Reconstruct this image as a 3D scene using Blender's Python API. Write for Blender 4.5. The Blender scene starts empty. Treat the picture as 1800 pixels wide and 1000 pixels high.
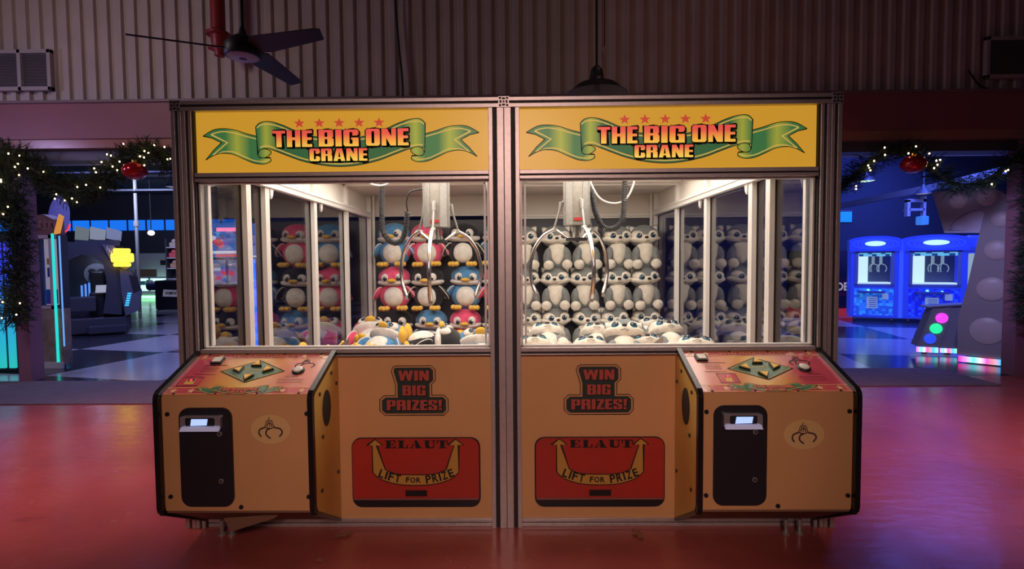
import bpy, bmesh, math, random
from mathutils import Vector, Matrix
S = bpy.context.scene
COL = S.collection
PI = math.pi
random.seed(11)

# ------------------------------------------------------------------ camera
p_, y_, r_ = -0.0439, 0.0127, -0.0082
F = Vector((-math.sin(y_)*math.cos(p_), math.cos(y_)*math.cos(p_), math.sin(p_)))
Rt = Vector((math.cos(y_), math.sin(y_), 0)); Up = Rt.cross(F)
R2 = Rt*math.cos(r_) + Up*math.sin(r_); U2 = -Rt*math.sin(r_) + Up*math.cos(r_)
cam = bpy.data.cameras.new('camera'); cam.lens = 18; cam.sensor_width = 36; cam.clip_end = 200
camo = bpy.data.objects.new('camera', cam); COL.objects.link(camo)
camo.matrix_world = Matrix(((R2.x, U2.x, -F.x, 0.08), (R2.y, U2.y, -F.y, 0), (R2.z, U2.z, -F.z, 1.63), (0, 0, 0, 1)))
S.camera = camo

# ------------------------------------------------------------------ world, exposure, large lamps
w = bpy.data.worlds.new('night'); S.world = w; w.use_nodes = True
w.node_tree.nodes['Background'].inputs[0].default_value = (0.34, 0.24, 0.36, 1)
w.node_tree.nodes['Background'].inputs[1].default_value = 0.07
S.view_settings.view_transform = 'Standard'; S.view_settings.look = 'None'
S.view_settings.exposure = 0.0; S.view_settings.gamma = 1.0
try: S.view_settings.use_curve_mapping = False
except Exception: pass

def lamp(name, kind, loc, aim, power, color, size=1.0, spot=None, sizey=None):
    l = bpy.data.lights.new(name, kind); l.energy = power; l.color = color
    if kind == 'AREA':
        l.size = size
        if sizey: l.shape = 'RECTANGLE'; l.size_y = sizey
    else: l.shadow_soft_size = size
    if spot: l.spot_size = math.radians(spot); l.spot_blend = 0.9
    o = bpy.data.objects.new(name, l); COL.objects.link(o); o.location = loc
    d = Vector(aim) - Vector(loc); o.rotation_euler = d.to_track_quat('-Z', 'Y').to_euler()
    return o
# unseen walkway lights, some of them added as fill
lamp('unseen_walkway_light', 'AREA', (-6.4, 3.0, 5.0), (-4.6, 6.6, 2.8), 42, (0.90, 0.70, 0.74), 1.2)
lamp('unseen_walkway_light', 'SPOT', (-3.7, 3.3, 5.1), (-3.5, 4.5, 0), 640, (1.0, 0.37, 0.38), 0.25, 58)
lamp('unseen_walkway_light', 'SPOT', (4.0, 3.2, 5.1), (3.7, 4.5, 0), 520, (1.0, 0.37, 0.44), 0.25, 58)
lamp('unseen_walkway_light', 'SPOT', (5.2, 3.6, 5.0), (5.0, 5.6, 0.3), 260, (0.80, 0.54, 0.90), 0.3, 60)
lamp('unseen_walkway_light', 'SPOT', (0.1, -2.6, 3.6), (0, 3.1, 1.0), 450, (1.0, 0.64, 0.54), 0.5, 52)  # added fill from behind the camera for the console fronts
lamp('unseen_walkway_light', 'AREA', (1.5, 3.9, 5.2), (1.2, 7.1, 4.2), 6.0, (1.0, 0.50, 0.40), 1.2)
lamp('unseen_walkway_light', 'AREA', (-8.5, 4.6, 3.5), (-4.5, 5.2, 0), 45, (0.55, 0.45, 1.0), 0.8)
lamp('unseen_walkway_light', 'SPOT', (4.5, 5.0, 3.0), (7.2, 7.9, 1.35), 260, (0.44, 0.42, 1.0), 0.2, 42)  # added spot that brightens the hook-shaped board, no fixture there
# arcade lamps
lamp('arcade_lamp', 'AREA', (9.2, 10.4, 4.7), (9.2, 11.5, 0), 380, (0.10, 0.16, 1.0), 2.5)
lamp('arcade_lamp', 'AREA', (12.5, 15.0, 4.6), (10, 17.9, 1.5), 130, (0.08, 0.14, 1.0), 2.0)
lamp('arcade_lamp', 'AREA', (-8.5, 9.6, 4.7), (-8.8, 11.5, 0), 190, (0.30, 0.34, 1.0), 2.0)
lamp('arcade_lamp', 'AREA', (-14.5, 19.0, 4.6), (-15, 25, 1.2), 190, (0.55, 0.60, 1.0), 2.5)
lamp('arcade_lamp', 'AREA', (-4.0, 11.0, 4.7), (-4.0, 12.0, 0), 170, (0.40, 0.42, 1.0), 2.0)

# ------------------------------------------------------------------ materials
MATS = {}
def mat(name, col, rough=0.5, metal=0.0, emit=0.0, ecol=None, vary=0.0, vscale=6.0, bump=0.0, bscale=60.0, coat=0.0, sheen=0.0, spec=0.5):
    if name in MATS: return MATS[name]
    m = bpy.data.materials.new(name); m.use_nodes = True; MATS[name] = m
    nt = m.node_tree; b = nt.nodes['Principled BSDF']
    b.inputs['Base Color'].default_value = (*col, 1)
    b.inputs['Roughness'].default_value = rough; b.inputs['Metallic'].default_value = metal
    b.inputs['Coat Weight'].default_value = coat; b.inputs['Sheen Weight'].default_value = sheen
    b.inputs['Specular IOR Level'].default_value = spec
    if emit:
        b.inputs['Emission Color'].default_value = (*(ecol or col), 1); b.inputs['Emission Strength'].default_value = emit
    if vary or bump:
        tc = nt.nodes.new('ShaderNodeTexCoord')
    if vary:
        n = nt.nodes.new('ShaderNodeTexNoise'); n.inputs['Scale'].default_value = vscale; n.inputs['Detail'].default_value = 5
        nt.links.new(tc.outputs['Object'], n.inputs['Vector'])
        r = nt.nodes.new('ShaderNodeValToRGB')
        r.color_ramp.elements[0].position = 0.3; r.color_ramp.elements[1].position = 0.7
        r.color_ramp.elements[0].color = (*[c*(1-vary) for c in col], 1); r.color_ramp.elements[1].color = (*[min(1, c*(1+vary*0.6)) for c in col], 1)
        nt.links.new(n.outputs['Fac'], r.inputs['Fac']); nt.links.new(r.outputs['Color'], b.inputs['Base Color'])
    if bump:
        n = nt.nodes.new('ShaderNodeTexNoise'); n.inputs['Scale'].default_value = bscale; n.inputs['Detail'].default_value = 4
        nt.links.new(tc.outputs['Object'], n.inputs['Vector'])
        bp = nt.nodes.new('ShaderNodeBump'); bp.inputs['Strength'].default_value = bump; bp.inputs['Distance'].default_value = 0.01
        nt.links.new(n.outputs['Fac'], bp.inputs['Height']); nt.links.new(bp.outputs['Normal'], b.inputs['Normal'])
    return m

def gradmat(name, axis, a, b_, stops, rough=0.5, emit=0.0, coat=0.0):
    """printed gradient along one object axis"""
    if name in MATS: return MATS[name]
    m = bpy.data.materials.new(name); m.use_nodes = True; MATS[name] = m
    nt = m.node_tree; b = nt.nodes['Principled BSDF']; b.inputs['Roughness'].default_value = rough; b.inputs['Coat Weight'].default_value = coat
    tc = nt.nodes.new('ShaderNodeTexCoord'); sp = nt.nodes.new('ShaderNodeSeparateXYZ'); mr = nt.nodes.new('ShaderNodeMapRange')
    nt.links.new(tc.outputs['Object'], sp.inputs[0]); nt.links.new(sp.outputs['XYZ'.index(axis)], mr.inputs['Value'])
    mr.inputs['From Min'].default_value = a; mr.inputs['From Max'].default_value = b_
    r = nt.nodes.new('ShaderNodeValToRGB'); e = r.color_ramp.elements
    while len(e) < len(stops): e.new(0.5)
    for k, (p, c) in enumerate(stops): e[k].position = p; e[k].color = (*c, 1)
    b.inputs['Coat Roughness'].default_value = 0.12
    nt.links.new(mr.outputs[0], r.inputs[0]); nt.links.new(r.outputs[0], b.inputs['Base Color'])
    if emit:
        nt.links.new(r.outputs[0], b.inputs['Emission Color']); b.inputs['Emission Strength'].default_value = emit
    return m

def glassmat(name, tint=(0.97, 0.98, 1.0), f0=0.04, gain=0.96, pw_=5):
    m = bpy.data.materials.new(name); m.use_nodes = True; nt = m.node_tree; nt.nodes.clear()
    out = nt.nodes.new('ShaderNodeOutputMaterial'); mx = nt.nodes.new('ShaderNodeMixShader')
    t = nt.nodes.new('ShaderNodeBsdfTransparent'); t.inputs[0].default_value = (*tint, 1)
    g = nt.nodes.new('ShaderNodeBsdfGlossy'); g.inputs['Roughness'].default_value = 0.0
    lw = nt.nodes.new('ShaderNodeLayerWeight'); lw.inputs[0].default_value = 0.5
    pw = nt.nodes.new('ShaderNodeMath'); pw.operation = 'POWER'; pw.inputs[1].default_value = pw_
    ma = nt.nodes.new('ShaderNodeMath'); ma.operation = 'MULTIPLY_ADD'; ma.inputs[1].default_value = gain; ma.inputs[2].default_value = f0
    nt.links.new(lw.outputs['Facing'], pw.inputs[0]); nt.links.new(pw.outputs[0], ma.inputs[0])
    nt.links.new(ma.outputs[0], mx.inputs[0]); nt.links.new(t.outputs[0], mx.inputs[1]); nt.links.new(g.outputs[0], mx.inputs[2])
    nt.links.new(mx.outputs[0], out.inputs[0]); return m
GLASS = glassmat('clear_glass'); GLASS_SIDE = glassmat('tinted_side_glass', (0.70, 0.69, 0.71), 0.04, 0.96, 3.0)

ALU = mat('brushed_aluminium', (0.62, 0.57, 0.57), 0.42, 0.55, vary=0.08, vscale=30)
ALUW = mat('white_aluminium', (0.80, 0.77, 0.74), 0.45, 0.15)
GROOVE = mat('groove_shade', (0.03, 0.028, 0.03), 0.7)  # black stands in for the shade deep inside the grooves
BLACK = mat('black_plastic', (0.018, 0.018, 0.022), 0.45)
RUBBER = mat('black_edge_trim', (0.014, 0.014, 0.017), 0.24)
YEL = mat('yellow_laminate', (0.76, 0.43, 0.19), 0.42, vary=0.05, vscale=3)
YEL2 = mat('yellow_side_laminate', (0.80, 0.50, 0.12), 0.4, vary=0.05, vscale=3)
WHITEP = mat('white_panel', (0.82, 0.78, 0.72), 0.55, vary=0.03)
TAN = mat('cream_panel', (0.74, 0.68, 0.62), 0.55)
DARKP = mat('dark_back_panel', (0.07, 0.07, 0.09), 0.5)
CHROME = mat('polished_steel', (0.80, 0.78, 0.75), 0.18, 1.0)
STEEL = mat('dull_steel', (0.44, 0.43, 0.41), 0.40, 0.6, vary=0.12, vscale=40)
REDP = mat('red_print', (0.62, 0.06, 0.04), 0.4)
DOORRED = mat('red_door_plastic', (0.50, 0.045, 0.03), 0.35, vary=0.06)
INK = mat('black_ink', (0.015, 0.012, 0.012), 0.5)
SCREEN = mat('lit_screen', (0.3, 0.4, 0.8), 0.3, emit=1.0, ecol=(0.42, 0.58, 1.0))
CABLE = mat('black_cable', (0.03, 0.03, 0.035), 0.45)
WCABLE = mat('white_cable', (0.75, 0.72, 0.66), 0.4)

# ------------------------------------------------------------------ mesh builder
_tc = {}
def text_geo(body, off):
    k = (body, off)
    if k not in _tc:
        c = bpy.data.curves.new('t', 'FONT'); c.body = body; c.size = 1; c.offset = off; c.resolution_u = 3
        o = bpy.data.objects.new('t', c); COL.objects.link(o)
        dg = bpy.context.evaluated_depsgraph_get(); dg.update()
        me = bpy.data.meshes.new_from_object(o.evaluated_get(dg))
        v = [tuple(x.co) for x in me.vertices]; f = [tuple(p.vertices) for p in me.polygons]
        COL.objects.unlink(o); bpy.data.objects.remove(o); bpy.data.curves.remove(c); bpy.data.meshes.remove(me)
        _tc[k] = (v, f)
    return _tc[k]

class MB:
    def __init__(s, origin=(0, 0, 0)):
        s.bm = bmesh.new(); s.o = Vector(origin); s.mi = 0
    def _mark(s, faces):
        for f in faces: f.material_index = s.mi
    def m(s, i): s.mi = i; return s
    def raw(s, verts, faces):
        vs = [s.bm.verts.new(Vector(v)) for v in verts]
        for f in faces:
            try: q = s.bm.faces.new([vs[i] for i in f]); q.material_index = s.mi
            except ValueError: pass
        return vs
    def box(s, x0, x1, y0, y1, z0, z1, bev=0, M=None):
        a, b = min(x0, x1), max(x0, x1); c, d = min(y0, y1), max(y0, y1); e, f = min(z0, z1), max(z0, z1)
        vs = s.raw([(a, c, e), (b, c, e), (b, d, e), (a, d, e), (a, c, f), (b, c, f), (b, d, f), (a, d, f)],
                   [(0, 3, 2, 1), (4, 5, 6, 7), (0, 1, 5, 4), (1, 2, 6, 5), (2, 3, 7, 6), (3, 0, 4, 7)])
        if bev:
            es = list({e_ for v in vs for e_ in v.link_edges})
            r = bmesh.ops.bevel(s.bm, geom=es, offset=bev, segments=2, affect='EDGES', profile=0.5)
            s._mark(r['faces']); vs = list({v for f_ in r['faces'] for v in f_.verts} | {v for v in vs if v.is_valid})
        if M is not None:
            for v in vs: v.co = M @ v.co
        return s
    def ell(s, c, r, seg=20, rings=12, rot=None, fn=None):
        M = Matrix.Translation(Vector(c)) @ (rot.to_4x4() if rot is not None else Matrix()) @ Matrix.Diagonal((*r, 1))
        res = bmesh.ops.create_uvsphere(s.bm, u_segments=seg, v_segments=rings, radius=1)
        for v in res['verts']:
            q = v.co.copy()
            if fn: q = Vector(fn(q))
            v.co = M @ q
        s._mark({f for v in res['verts'] for f in v.link_faces}); return s
    def cyl(s, a, b, r0, r1=None, seg=16, caps=True):
        return s.tube([a, b], [r0, r0 if r1 is None else r1], seg, caps)
    def tube(s, pts, r, seg=8, caps=True, closed=False):
        pts = [Vector(p) for p in pts]; n = len(pts); rr = r if isinstance(r, (list, tuple)) else [r]*n
        rings = []; prev = None
        for i, p in enumerate(pts):
            a = pts[i-1] if (i or closed) else p; b = pts[(i+1) % n] if (i < n-1 or closed) else p
            t = (b-a).normalized()
            if prev is None:
                u = t.orthogonal().normalized()
            else:
                u = prev - t*prev.dot(t); u = u.normalized() if u.length > 1e-6 else t.orthogonal().normalized()
            prev = u; v = t.cross(u)
            rings.append([s.bm.verts.new(p + (u*math.cos(2*PI*k/seg) + v*math.sin(2*PI*k/seg))*rr[i]) for k in range(seg)])
        for i in range(n if closed else n-1):
            A, B = rings[i], rings[(i+1) % n]
            for k in range(seg):
                f = s.bm.faces.new((A[k], A[(k+1) % seg], B[(k+1) % seg], B[k])); f.material_index = s.mi
        if caps and not closed:
            for q in (rings[0][::-1], rings[-1]):
                f = s.bm.faces.new(q); f.material_index = s.mi
        return s
    def lathe(s, prof, c=(0, 0, 0), seg=24, M=None):
        M = M if M is not None else Matrix.Translation(Vector(c)); rings = []
        for (r, z) in prof:
            rings.append([s.bm.verts.new(M @ Vector((max(r, 1e-5)*math.cos(2*PI*k/seg), max(r, 1e-5)*math.sin(2*PI*k/seg), z))) for k in range(seg)])
        for A, B in zip(rings, rings[1:]):
            for k in range(seg):
                f = s.bm.faces.new((A[k], A[(k+1) % seg], B[(k+1) % seg], B[k])); f.material_index = s.mi
        return s
    def prism(s, poly, d0, d1, M):
        """poly in local xy, from local z d0 to d1"""
        n = len(poly)
        area = sum(poly[i][0]*poly[(i+1) % n][1] - poly[(i+1) % n][0]*poly[i][1] for i in range(n))
        if area < 0: poly = poly[::-1]
        A = [s.bm.verts.new(M @ Vector((x, y, d0))) for x, y in poly]; B = [s.bm.verts.new(M @ Vector((x, y, d1))) for x, y in poly]
        fs = [s.bm.faces.new(A[::-1]), s.bm.faces.new(B)]
        for i in range(n): fs.append(s.bm.faces.new((A[i], A[(i+1) % n], B[(i+1) % n], B[i])))
        s._mark(fs); return s
    def flat(s, poly, d, M):
        n = len(poly)
        area = sum(poly[i][0]*poly[(i+1) % n][1] - poly[(i+1) % n][0]*poly[i][1] for i in range(n))
        if area < 0: poly = poly[::-1]
        f = s.bm.faces.new([s.bm.verts.new(M @ Vector((x, y, d))) for x, y in poly]); f.material_index = s.mi; return s
    def stroke(s, pts, wd, d, M, closed=False):
        P = [Vector((x, y)) for x, y in pts]; n = len(P); L = []; R = []
        for i in range(n):
            a = P[i-1] if (i or closed) else P[i]; b = P[(i+1) % n] if (i < n-1 or closed) else P[i]
            t = b-a
            t = t.normalized() if t.length > 1e-9 else Vector((1, 0)); nn = Vector((-t.y, t.x))
            k = 1.0
            if 0 < i < n-1 or closed:
                t1 = (P[i]-P[i-1]).normalized(); k = 1/max(0.5, abs(t1.dot(t)))
            L.append(s.bm.verts.new(M @ Vector((*(P[i]+nn*wd/2*k), d)))); R.append(s.bm.verts.new(M @ Vector((*(P[i]-nn*wd/2*k), d))))
        for i in range(n if closed else n-1):
            j = (i+1) % n; f = s.bm.faces.new((R[i], R[j], L[j], L[i])); f.material_index = s.mi
        return s
    def disc(s, c, rx, ry, d, M, seg=28):
        return s.flat([(c[0]+rx*math.cos(2*PI*k/seg), c[1]+ry*math.sin(2*PI*k/seg)) for k in range(seg)], d, M)
    def star(s, c, r, d, M, ry=None):
        ry = ry or r; p = []
        for k in range(10):
            a = PI/2 + k*PI/5; q = 1 if k % 2 == 0 else 0.42
            p.append((c[0]+r*q*math.cos(a), c[1]+ry*q*math.sin(a)))
        C_ = s.bm.verts.new(M @ Vector((c[0], c[1], d))); V = [s.bm.verts.new(M @ Vector((x, y, d))) for x, y in p]
        for k in range(10):
            f = s.bm.faces.new((C_, V[k], V[(k+1) % 10])); f.material_index = s.mi
        return s
    def text(s, body, cx, cz, wd, ht, d, M, off=0.0, grow=0.0, ang=0.0, dx=0, dz=0):
        v, f = text_geo(body, off)
        x0, x1 = min(q[0] for q in v), max(q[0] for q in v); z0, z1 = min(q[1] for q in v), max(q[1] for q in v)
        if grow: v, f = text_geo(body, off+grow)
        sx = wd/(x1-x0); sz = ht/(z1-z0); ca, sa = math.cos(ang), math.sin(ang); out = []
        for q in v:
            a = (q[0]-(x0+x1)/2)*sx; b = (q[1]-(z0+z1)/2)*sz
            out.append(M @ Vector((cx+dx+a*ca-b*sa, cz+dz+a*sa+b*ca, d)))
        s.raw(out, f); return s
    def build(s, name, mats, parent=None, smooth=False, loc=None):
        if not isinstance(mats, (list, tuple)): mats = [mats]
        for v in s.bm.verts: v.co -= s.o
        bmesh.ops.recalc_face_normals(s.bm, faces=[f for f in s.bm.faces if len(f.verts) > 2 and f.select]) if False else None
        me = bpy.data.meshes.new(name)
        if smooth:
            for f in s.bm.faces: f.smooth = True
        s.bm.normal_update(); s.bm.to_mesh(me); s.bm.free()
        for m_ in mats: me.materials.append(m_)
        if smooth == 'auto':
            try: me.set_sharp_from_angle(angle=math.radians(40))
            except Exception: pass
        o = bpy.data.objects.new(name, me); COL.objects.link(o)
        if parent is not None: o.parent = parent
        else: o.location = s.o
        if loc is not None: o.location = loc
        return o

def tag(o, label=None, cat=None, group=None, kind=None):
    if label: o['label'] = label
    if cat: o['category'] = cat
    if group: o['group'] = group
    if kind: o['kind'] = kind
    return o
def thing(name, label, cat, loc=(0, 0, 0), group=None):
    o = bpy.data.objects.new(name, None); COL.objects.link(o); o.location = loc; o.empty_display_size = 0.05
    return tag(o, label, cat, group)
def dup(o, parent=None):
    c = o.copy(); COL.objects.link(c)
    if parent is not None: c.parent = parent
    for ch in [q for q in CH.get(o.name, [])]:
        d = dup(ch, c); CH.setdefault(c.name, []).append(d)
    return c
CH = {}
def reg(root):
    for q in root.children: CH.setdefault(root.name, []).append(q); reg(q)
FRONT = Matrix(((1, 0, 0, 0), (0, 0, -1, 0), (0, 1, 0, 0), (0, 0, 0, 1)))      # local x->X, y->Z, z->-Y
def front(y): return Matrix.Translation((0, y, 0)) @ FRONT
def bez(p, n=8):
    """smooth (Catmull-Rom) curve through points"""
    p = [Vector(q) for q in p]; out = []
    for i in range(len(p)-1):
        a, b, c, d = p[max(i-1, 0)], p[i], p[i+1], p[min(i+2, len(p)-1)]
        for k in range(n):
            t = k/n; out.append(0.5*((2*b)+(c-a)*t+(2*a-5*b+4*c-d)*t*t+(3*b-a-3*c+d)*t**3))
    out.append(p[-1]); return [tuple(q) for q in out]
def rrect(x0, x1, z0, z1, r, n=6):
    out = []
    for cx, cz, a0 in ((x1-r, z1-r, 0), (x0+r, z1-r, 90), (x0+r, z0+r, 180), (x1-r, z0+r, 270)):
        for k in range(n+1):
            a = math.radians(a0+90*k/n); out.append((cx+r*math.cos(a), cz+r*math.sin(a)))
    return out

_q = lambda x0, x1, z0, z1: [(x0, z0), (x1, z0), (x1, z1), (x0, z1)]
_lb = lambda x0, x1, z0, z1: [(x0, z0+.09), (x0+.07, z0), (x1, z0), (x1, z1), (x0+.07, z1), (x0, z1-.09)]
_rb = lambda x0, x1, z0, z1: [(x0, z0), (x1-.07, z0), (x1, z0+.09), (x1, z1-.09), (x1-.07, z1), (x0, z1)]
GLYPH = {
 'T': (.60, [_q(0, .60, .83, 1), _q(.175, .425, 0, .9)]),
 'H': (.64, [_q(0, .25, 0, 1), _q(.39, .64, 0, 1), _q(.2, .45, .42, .59)]),
 'E': (.48, [_q(0, .25, 0, 1), _q(.2, .48, .83, 1), _q(.2, .46, .42, .58), _q(.2, .48, 0, .17)]),
 'I': (.26, [_q(0, .26, 0, 1)]),
 'N': (.64, [_q(0, .21, 0, 1), _q(.43, .64, 0, 1), [(0, 1), (.25, 1), (.64, 0), (.39, 0)]]),
 'B': (.62, [_q(0, .25, 0, 1), _q(.2, .40, .85, 1), _q(.2, .40, .44, .58), _q(.2, .40, 0, .15), _rb(.36, .60, .50, 1), _rb(.36, .62, 0, .53)]),
 'O': (.62, [_lb(0, .25, 0, 1), _rb(.37, .62, 0, 1), _q(.2, .42, .85, 1), _q(.2, .42, 0, .15)]),
 'C': (.60, [_lb(0, .25, 0, 1), _rb(.36, .60, .60, 1), _rb(.36, .60, 0, .40), _q(.2, .42, .85, 1), _q(.2, .42, 0, .15)]),
 'G': (.62, [_lb(0, .25, 0, 1), _rb(.37, .62, .64, 1), [(.37, 0), (.62, 0), (.62, .52), (.37, .52)], _q(.2, .42, .85, 1), _q(.2, .42, 0, .15), _q(.32, .5, .40, .52)]),
 'R': (.63, [_q(0, .25, 0, 1), _q(.2, .40, .85, 1), _q(.2, .42, .42, .56), _rb(.36, .61, .48, 1), [(.37, 0), (.63, 0), (.63, .42), (.56, .52), (.37, .52)]]),
 'A': (.66, [[(0, 0), (.24, 0), (.35, 1), (.17, 1)], [(.66, 0), (.42, 0), (.31, 1), (.49, 1)], _q(.14, .52, .17, .31), _q(.22, .44, .75, 1)]),
 'W': (.98, [[(0, 1), (.23, 1), (.36, 0), (.15, 0)], [(.17, 0), (.36, 0), (.56, 1), (.38, 1)], [(.42, 1), (.60, 1), (.81, 0), (.62, 0)], [(.62, 0), (.83, 0), (.98, 1), (.75, 1)]]),
 'P': (.60, [_q(0, .25, 0, 1), _q(.2, .40, .85, 1), _q(.2, .42, .38, .52), _rb(.36, .60, .38, 1)]),
 'Z': (.50, [_q(.02, .50, .83, 1), _q(0, .50, 0, .17), [(.25, .83), (.50, .83), (.25, .17), (0, .17)]]),
 'S': (.60, [_lb(0, .25, .48, 1), _q(.2, .42, .85, 1), _rb(.36, .60, .66, 1), [(0, .62), (.22, .68), (.60, .40), (.38, .32)], _rb(.35, .60, 0, .50), _q(.2, .42, 0, .15), _lb(0, .24, 0, .34)]),
 '!': (.26, [[(0, 1), (.26, 1), (.20, .28), (.06, .28)], _q(.03, .23, 0, .20)]),
}
def block_text(mb, body, cx, cz, wd, ht, d, M, grow=0.0, dx=0, dz=0):
    """heavy condensed poster capitals fitted to a box; grow adds an outline"""
    tot = sum(GLYPH[c][0] for c in body)+.07*(len(body)-1); sx = wd/tot; x = cx-wd/2
    for c in body:
        w_, ps = GLYPH[c]
        for j, p in enumerate(ps):
            P = [(x+px*sx+dx, cz-ht/2+pz*ht+dz) for px, pz in p]; mb.flat(P, d+.00008*j, M)
            if grow: mb.stroke(P, 2*grow, d, M, True)
        x += (w_+.07)*sx

# ------------------------------------------------------------------ the setting
def struct(o): o['kind'] = 'structure'; return o
def concrete_red():
    m = bpy.data.materials.new('red_painted_concrete'); m.use_nodes = True; nt = m.node_tree; b = nt.nodes['Principled BSDF']
    tc = nt.nodes.new('ShaderNodeTexCoord')
    def noise(sc, det, loc=(1, 1, 1)):
        mp = nt.nodes.new('ShaderNodeMapping'); mp.inputs['Scale'].default_value = loc
        n = nt.nodes.new('ShaderNodeTexNoise'); n.inputs['Scale'].default_value = sc; n.inputs['Detail'].default_value = det
        nt.links.new(tc.outputs['Object'], mp.inputs[0]); nt.links.new(mp.outputs[0], n.inputs['Vector']); return n
    n1 = noise(1.3, 6); r1 = nt.nodes.new('ShaderNodeValToRGB')
    r1.color_ramp.elements[0].position = 0.3; r1.color_ramp.elements[1].position = 0.72
    r1.color_ramp.elements[0].color = (0.33, 0.072, 0.062, 1); r1.color_ramp.elements[1].color = (0.47, 0.115, 0.095, 1)
    n2 = noise(2.6, 3, (0.45, 1.6, 1)); r2 = nt.nodes.new('ShaderNodeValToRGB')                       # worn stains
    r2.color_ramp.elements[0].position = 0.66; r2.color_ramp.elements[1].position = 0.76
    r2.color_ramp.elements[0].color = (0, 0, 0, 1); r2.color_ramp.elements[1].color = (1, 1, 1, 1)
    mx = nt.nodes.new('ShaderNodeMixRGB'); mx.inputs[2].default_value = (0.16, 0.05, 0.05, 1)
    mu = nt.nodes.new('ShaderNodeMath'); mu.operation = 'MULTIPLY'; mu.inputs[1].default_value = 0.6
    nt.links.new(n1.outputs['Fac'], r1.inputs[0]); nt.links.new(n2.outputs['Fac'], r2.inputs[0]); nt.links.new(r2.outputs[0], mu.inputs[0])
    nt.links.new(mu.outputs[0], mx.inputs[0]); nt.links.new(r1.outputs[0], mx.inputs[1]); nt.links.new(mx.outputs[0], b.inputs['Base Color'])
    n3 = noise(5, 5); mr = nt.nodes.new('ShaderNodeMapRange'); mr.inputs['To Min'].default_value = 0.14; mr.inputs['To Max'].default_value = 0.34
    nt.links.new(n3.outputs['Fac'], mr.inputs[0]); nt.links.new(mr.outputs[0], b.inputs['Roughness'])
    n4 = noise(9, 6, (0.7, 1.5, 1)); bp = nt.nodes.new('ShaderNodeBump'); bp.inputs['Strength'].default_value = 0.16; bp.inputs['Distance'].default_value = 0.02
    nt.links.new(n4.outputs['Fac'], bp.inputs['Height']); nt.links.new(bp.outputs[0], b.inputs['Normal'])
    return m
def checker():
    m = bpy.data.materials.new('checkered_vinyl_tiles'); m.use_nodes = True; nt = m.node_tree; b = nt.nodes['Principled BSDF']
    tc = nt.nodes.new('ShaderNodeTexCoord'); mp = nt.nodes.new('ShaderNodeMapping'); ck = nt.nodes.new('ShaderNodeTexChecker')
    mp.inputs['Rotation'].default_value = (0, 0, math.radians(12)); mp.inputs['Location'].default_value = (0.35, 0.15, 0.5)
    ck.inputs['Scale'].default_value = 0.5; ck.inputs[1].default_value = (0.52, 0.50, 0.50, 1); ck.inputs[2].default_value = (0.035, 0.037, 0.045, 1)
    nt.links.new(tc.outputs['Object'], mp.inputs[0]); nt.links.new(mp.outputs[0], ck.inputs[0]); nt.links.new(ck.outputs[0], b.inputs['Base Color'])
    n = nt.nodes.new('ShaderNodeTexNoise'); n.inputs['Scale'].default_value = 1.5; bp = nt.nodes.new('ShaderNodeBump'); bp.inputs['Strength'].default_value = 0.04; bp.inputs['Distance'].default_value = 0.05
    nt.links.new(tc.outputs['Object'], n.inputs['Vector']); nt.links.new(n.outputs[0], bp.inputs['Height']); nt.links.new(bp.outputs[0], b.inputs['Normal'])
    b.inputs['Roughness'].default_value = 0.16; return m
WY = 7.1
struct(MB().box(-14, 14, -7, WY, -0.2, 0).build('floor', concrete_red()))
struct(MB().box(-30, 24, WY, 30, -0.2, -0.002).build('floor_arcade', checker()))
struct(MB().box(-14, 14, -7, WY+0.3, 5.4, 5.6).build('ceiling', mat('dark_ceiling', (0.05, 0.04, 0.045), 0.8)))
struct(MB().box(-30, 24, WY+0.3, 30, 5.2, 5.4).build('ceiling_arcade', mat('arcade_ceiling', (0.035, 0.037, 0.05), 0.8)))
# ribbed metal wall over the opening
rib = MB(); pitch = 0.187; prof = []
x = -13.9
while x < 13.9:
    prof += [(x, WY), (x+0.088, WY), (x+0.102, WY-0.038), (x+0.172, WY-0.038)]; x += pitch
poly = prof + [(x, WY), (x, WY+0.12), (-13.9, WY+0.12)]
nv = len(poly); va = []
for z in (3.86, 5.4): va.append([(px, py, z) for px, py in poly])
vs = va[0] + va[1]
rib.raw(vs, [(i, (i+1) % nv, nv+(i+1) % nv, nv+i) for i in range(nv)] + [tuple(range(nv-1, -1, -1))])
struct(rib.build('wall_back', mat('ribbed_beige_metal', (0.50, 0.43, 0.39), 0.5, 0.0, vary=0.10, vscale=2.5)))
BEAM = mat('maroon_beam_paint', (0.30, 0.11, 0.12), 0.5, vary=0.08, vscale=2)
struct(MB().box(-13.9, 13.9, WY-0.10, WY+0.3, 3.36, 3.86).build('trim_beam', BEAM))
struct(MB().box(-13.9, 13.9, WY-0.13, WY-0.10, 3.84, 3.875).build('trim_ledge', mat('beam_ledge', (0.22, 0.16, 0.16), 0.5)))
struct(MB().box(-13.9, 13.9, WY-0.07, WY+0.28, 3.24, 3.36).build('trim_lip', mat('lower_lip_warm_lit', (0.42, 0.19, 0.14), 0.22)))  # orange glow of the garland lights is put into the lip colour
struct(MB().box(-13.9, 13.9, WY+0.06, WY+0.34, 3.10, 3.24).build('trim_shutter_box', mat('shutter_box', (0.10, 0.09, 0.11), 0.5)))
struct(MB().box(-13.9, 13.9, WY+0.55, WY+0.63, 3.14, 3.19).build('trim_track', mat('pale_track', (0.55, 0.57, 0.65), 0.4)))
POST = mat('maroon_post_paint', (0.34, 0.16, 0.19), 0.5)
struct(MB().box(-7.0, -6.82, WY, WY+0.2, 0, 3.3).build('trim_post_left', POST))
struct(MB().box(6.92, 7.1, WY, WY+0.2, 0, 3.3).build('trim_post_right', POST))
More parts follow.
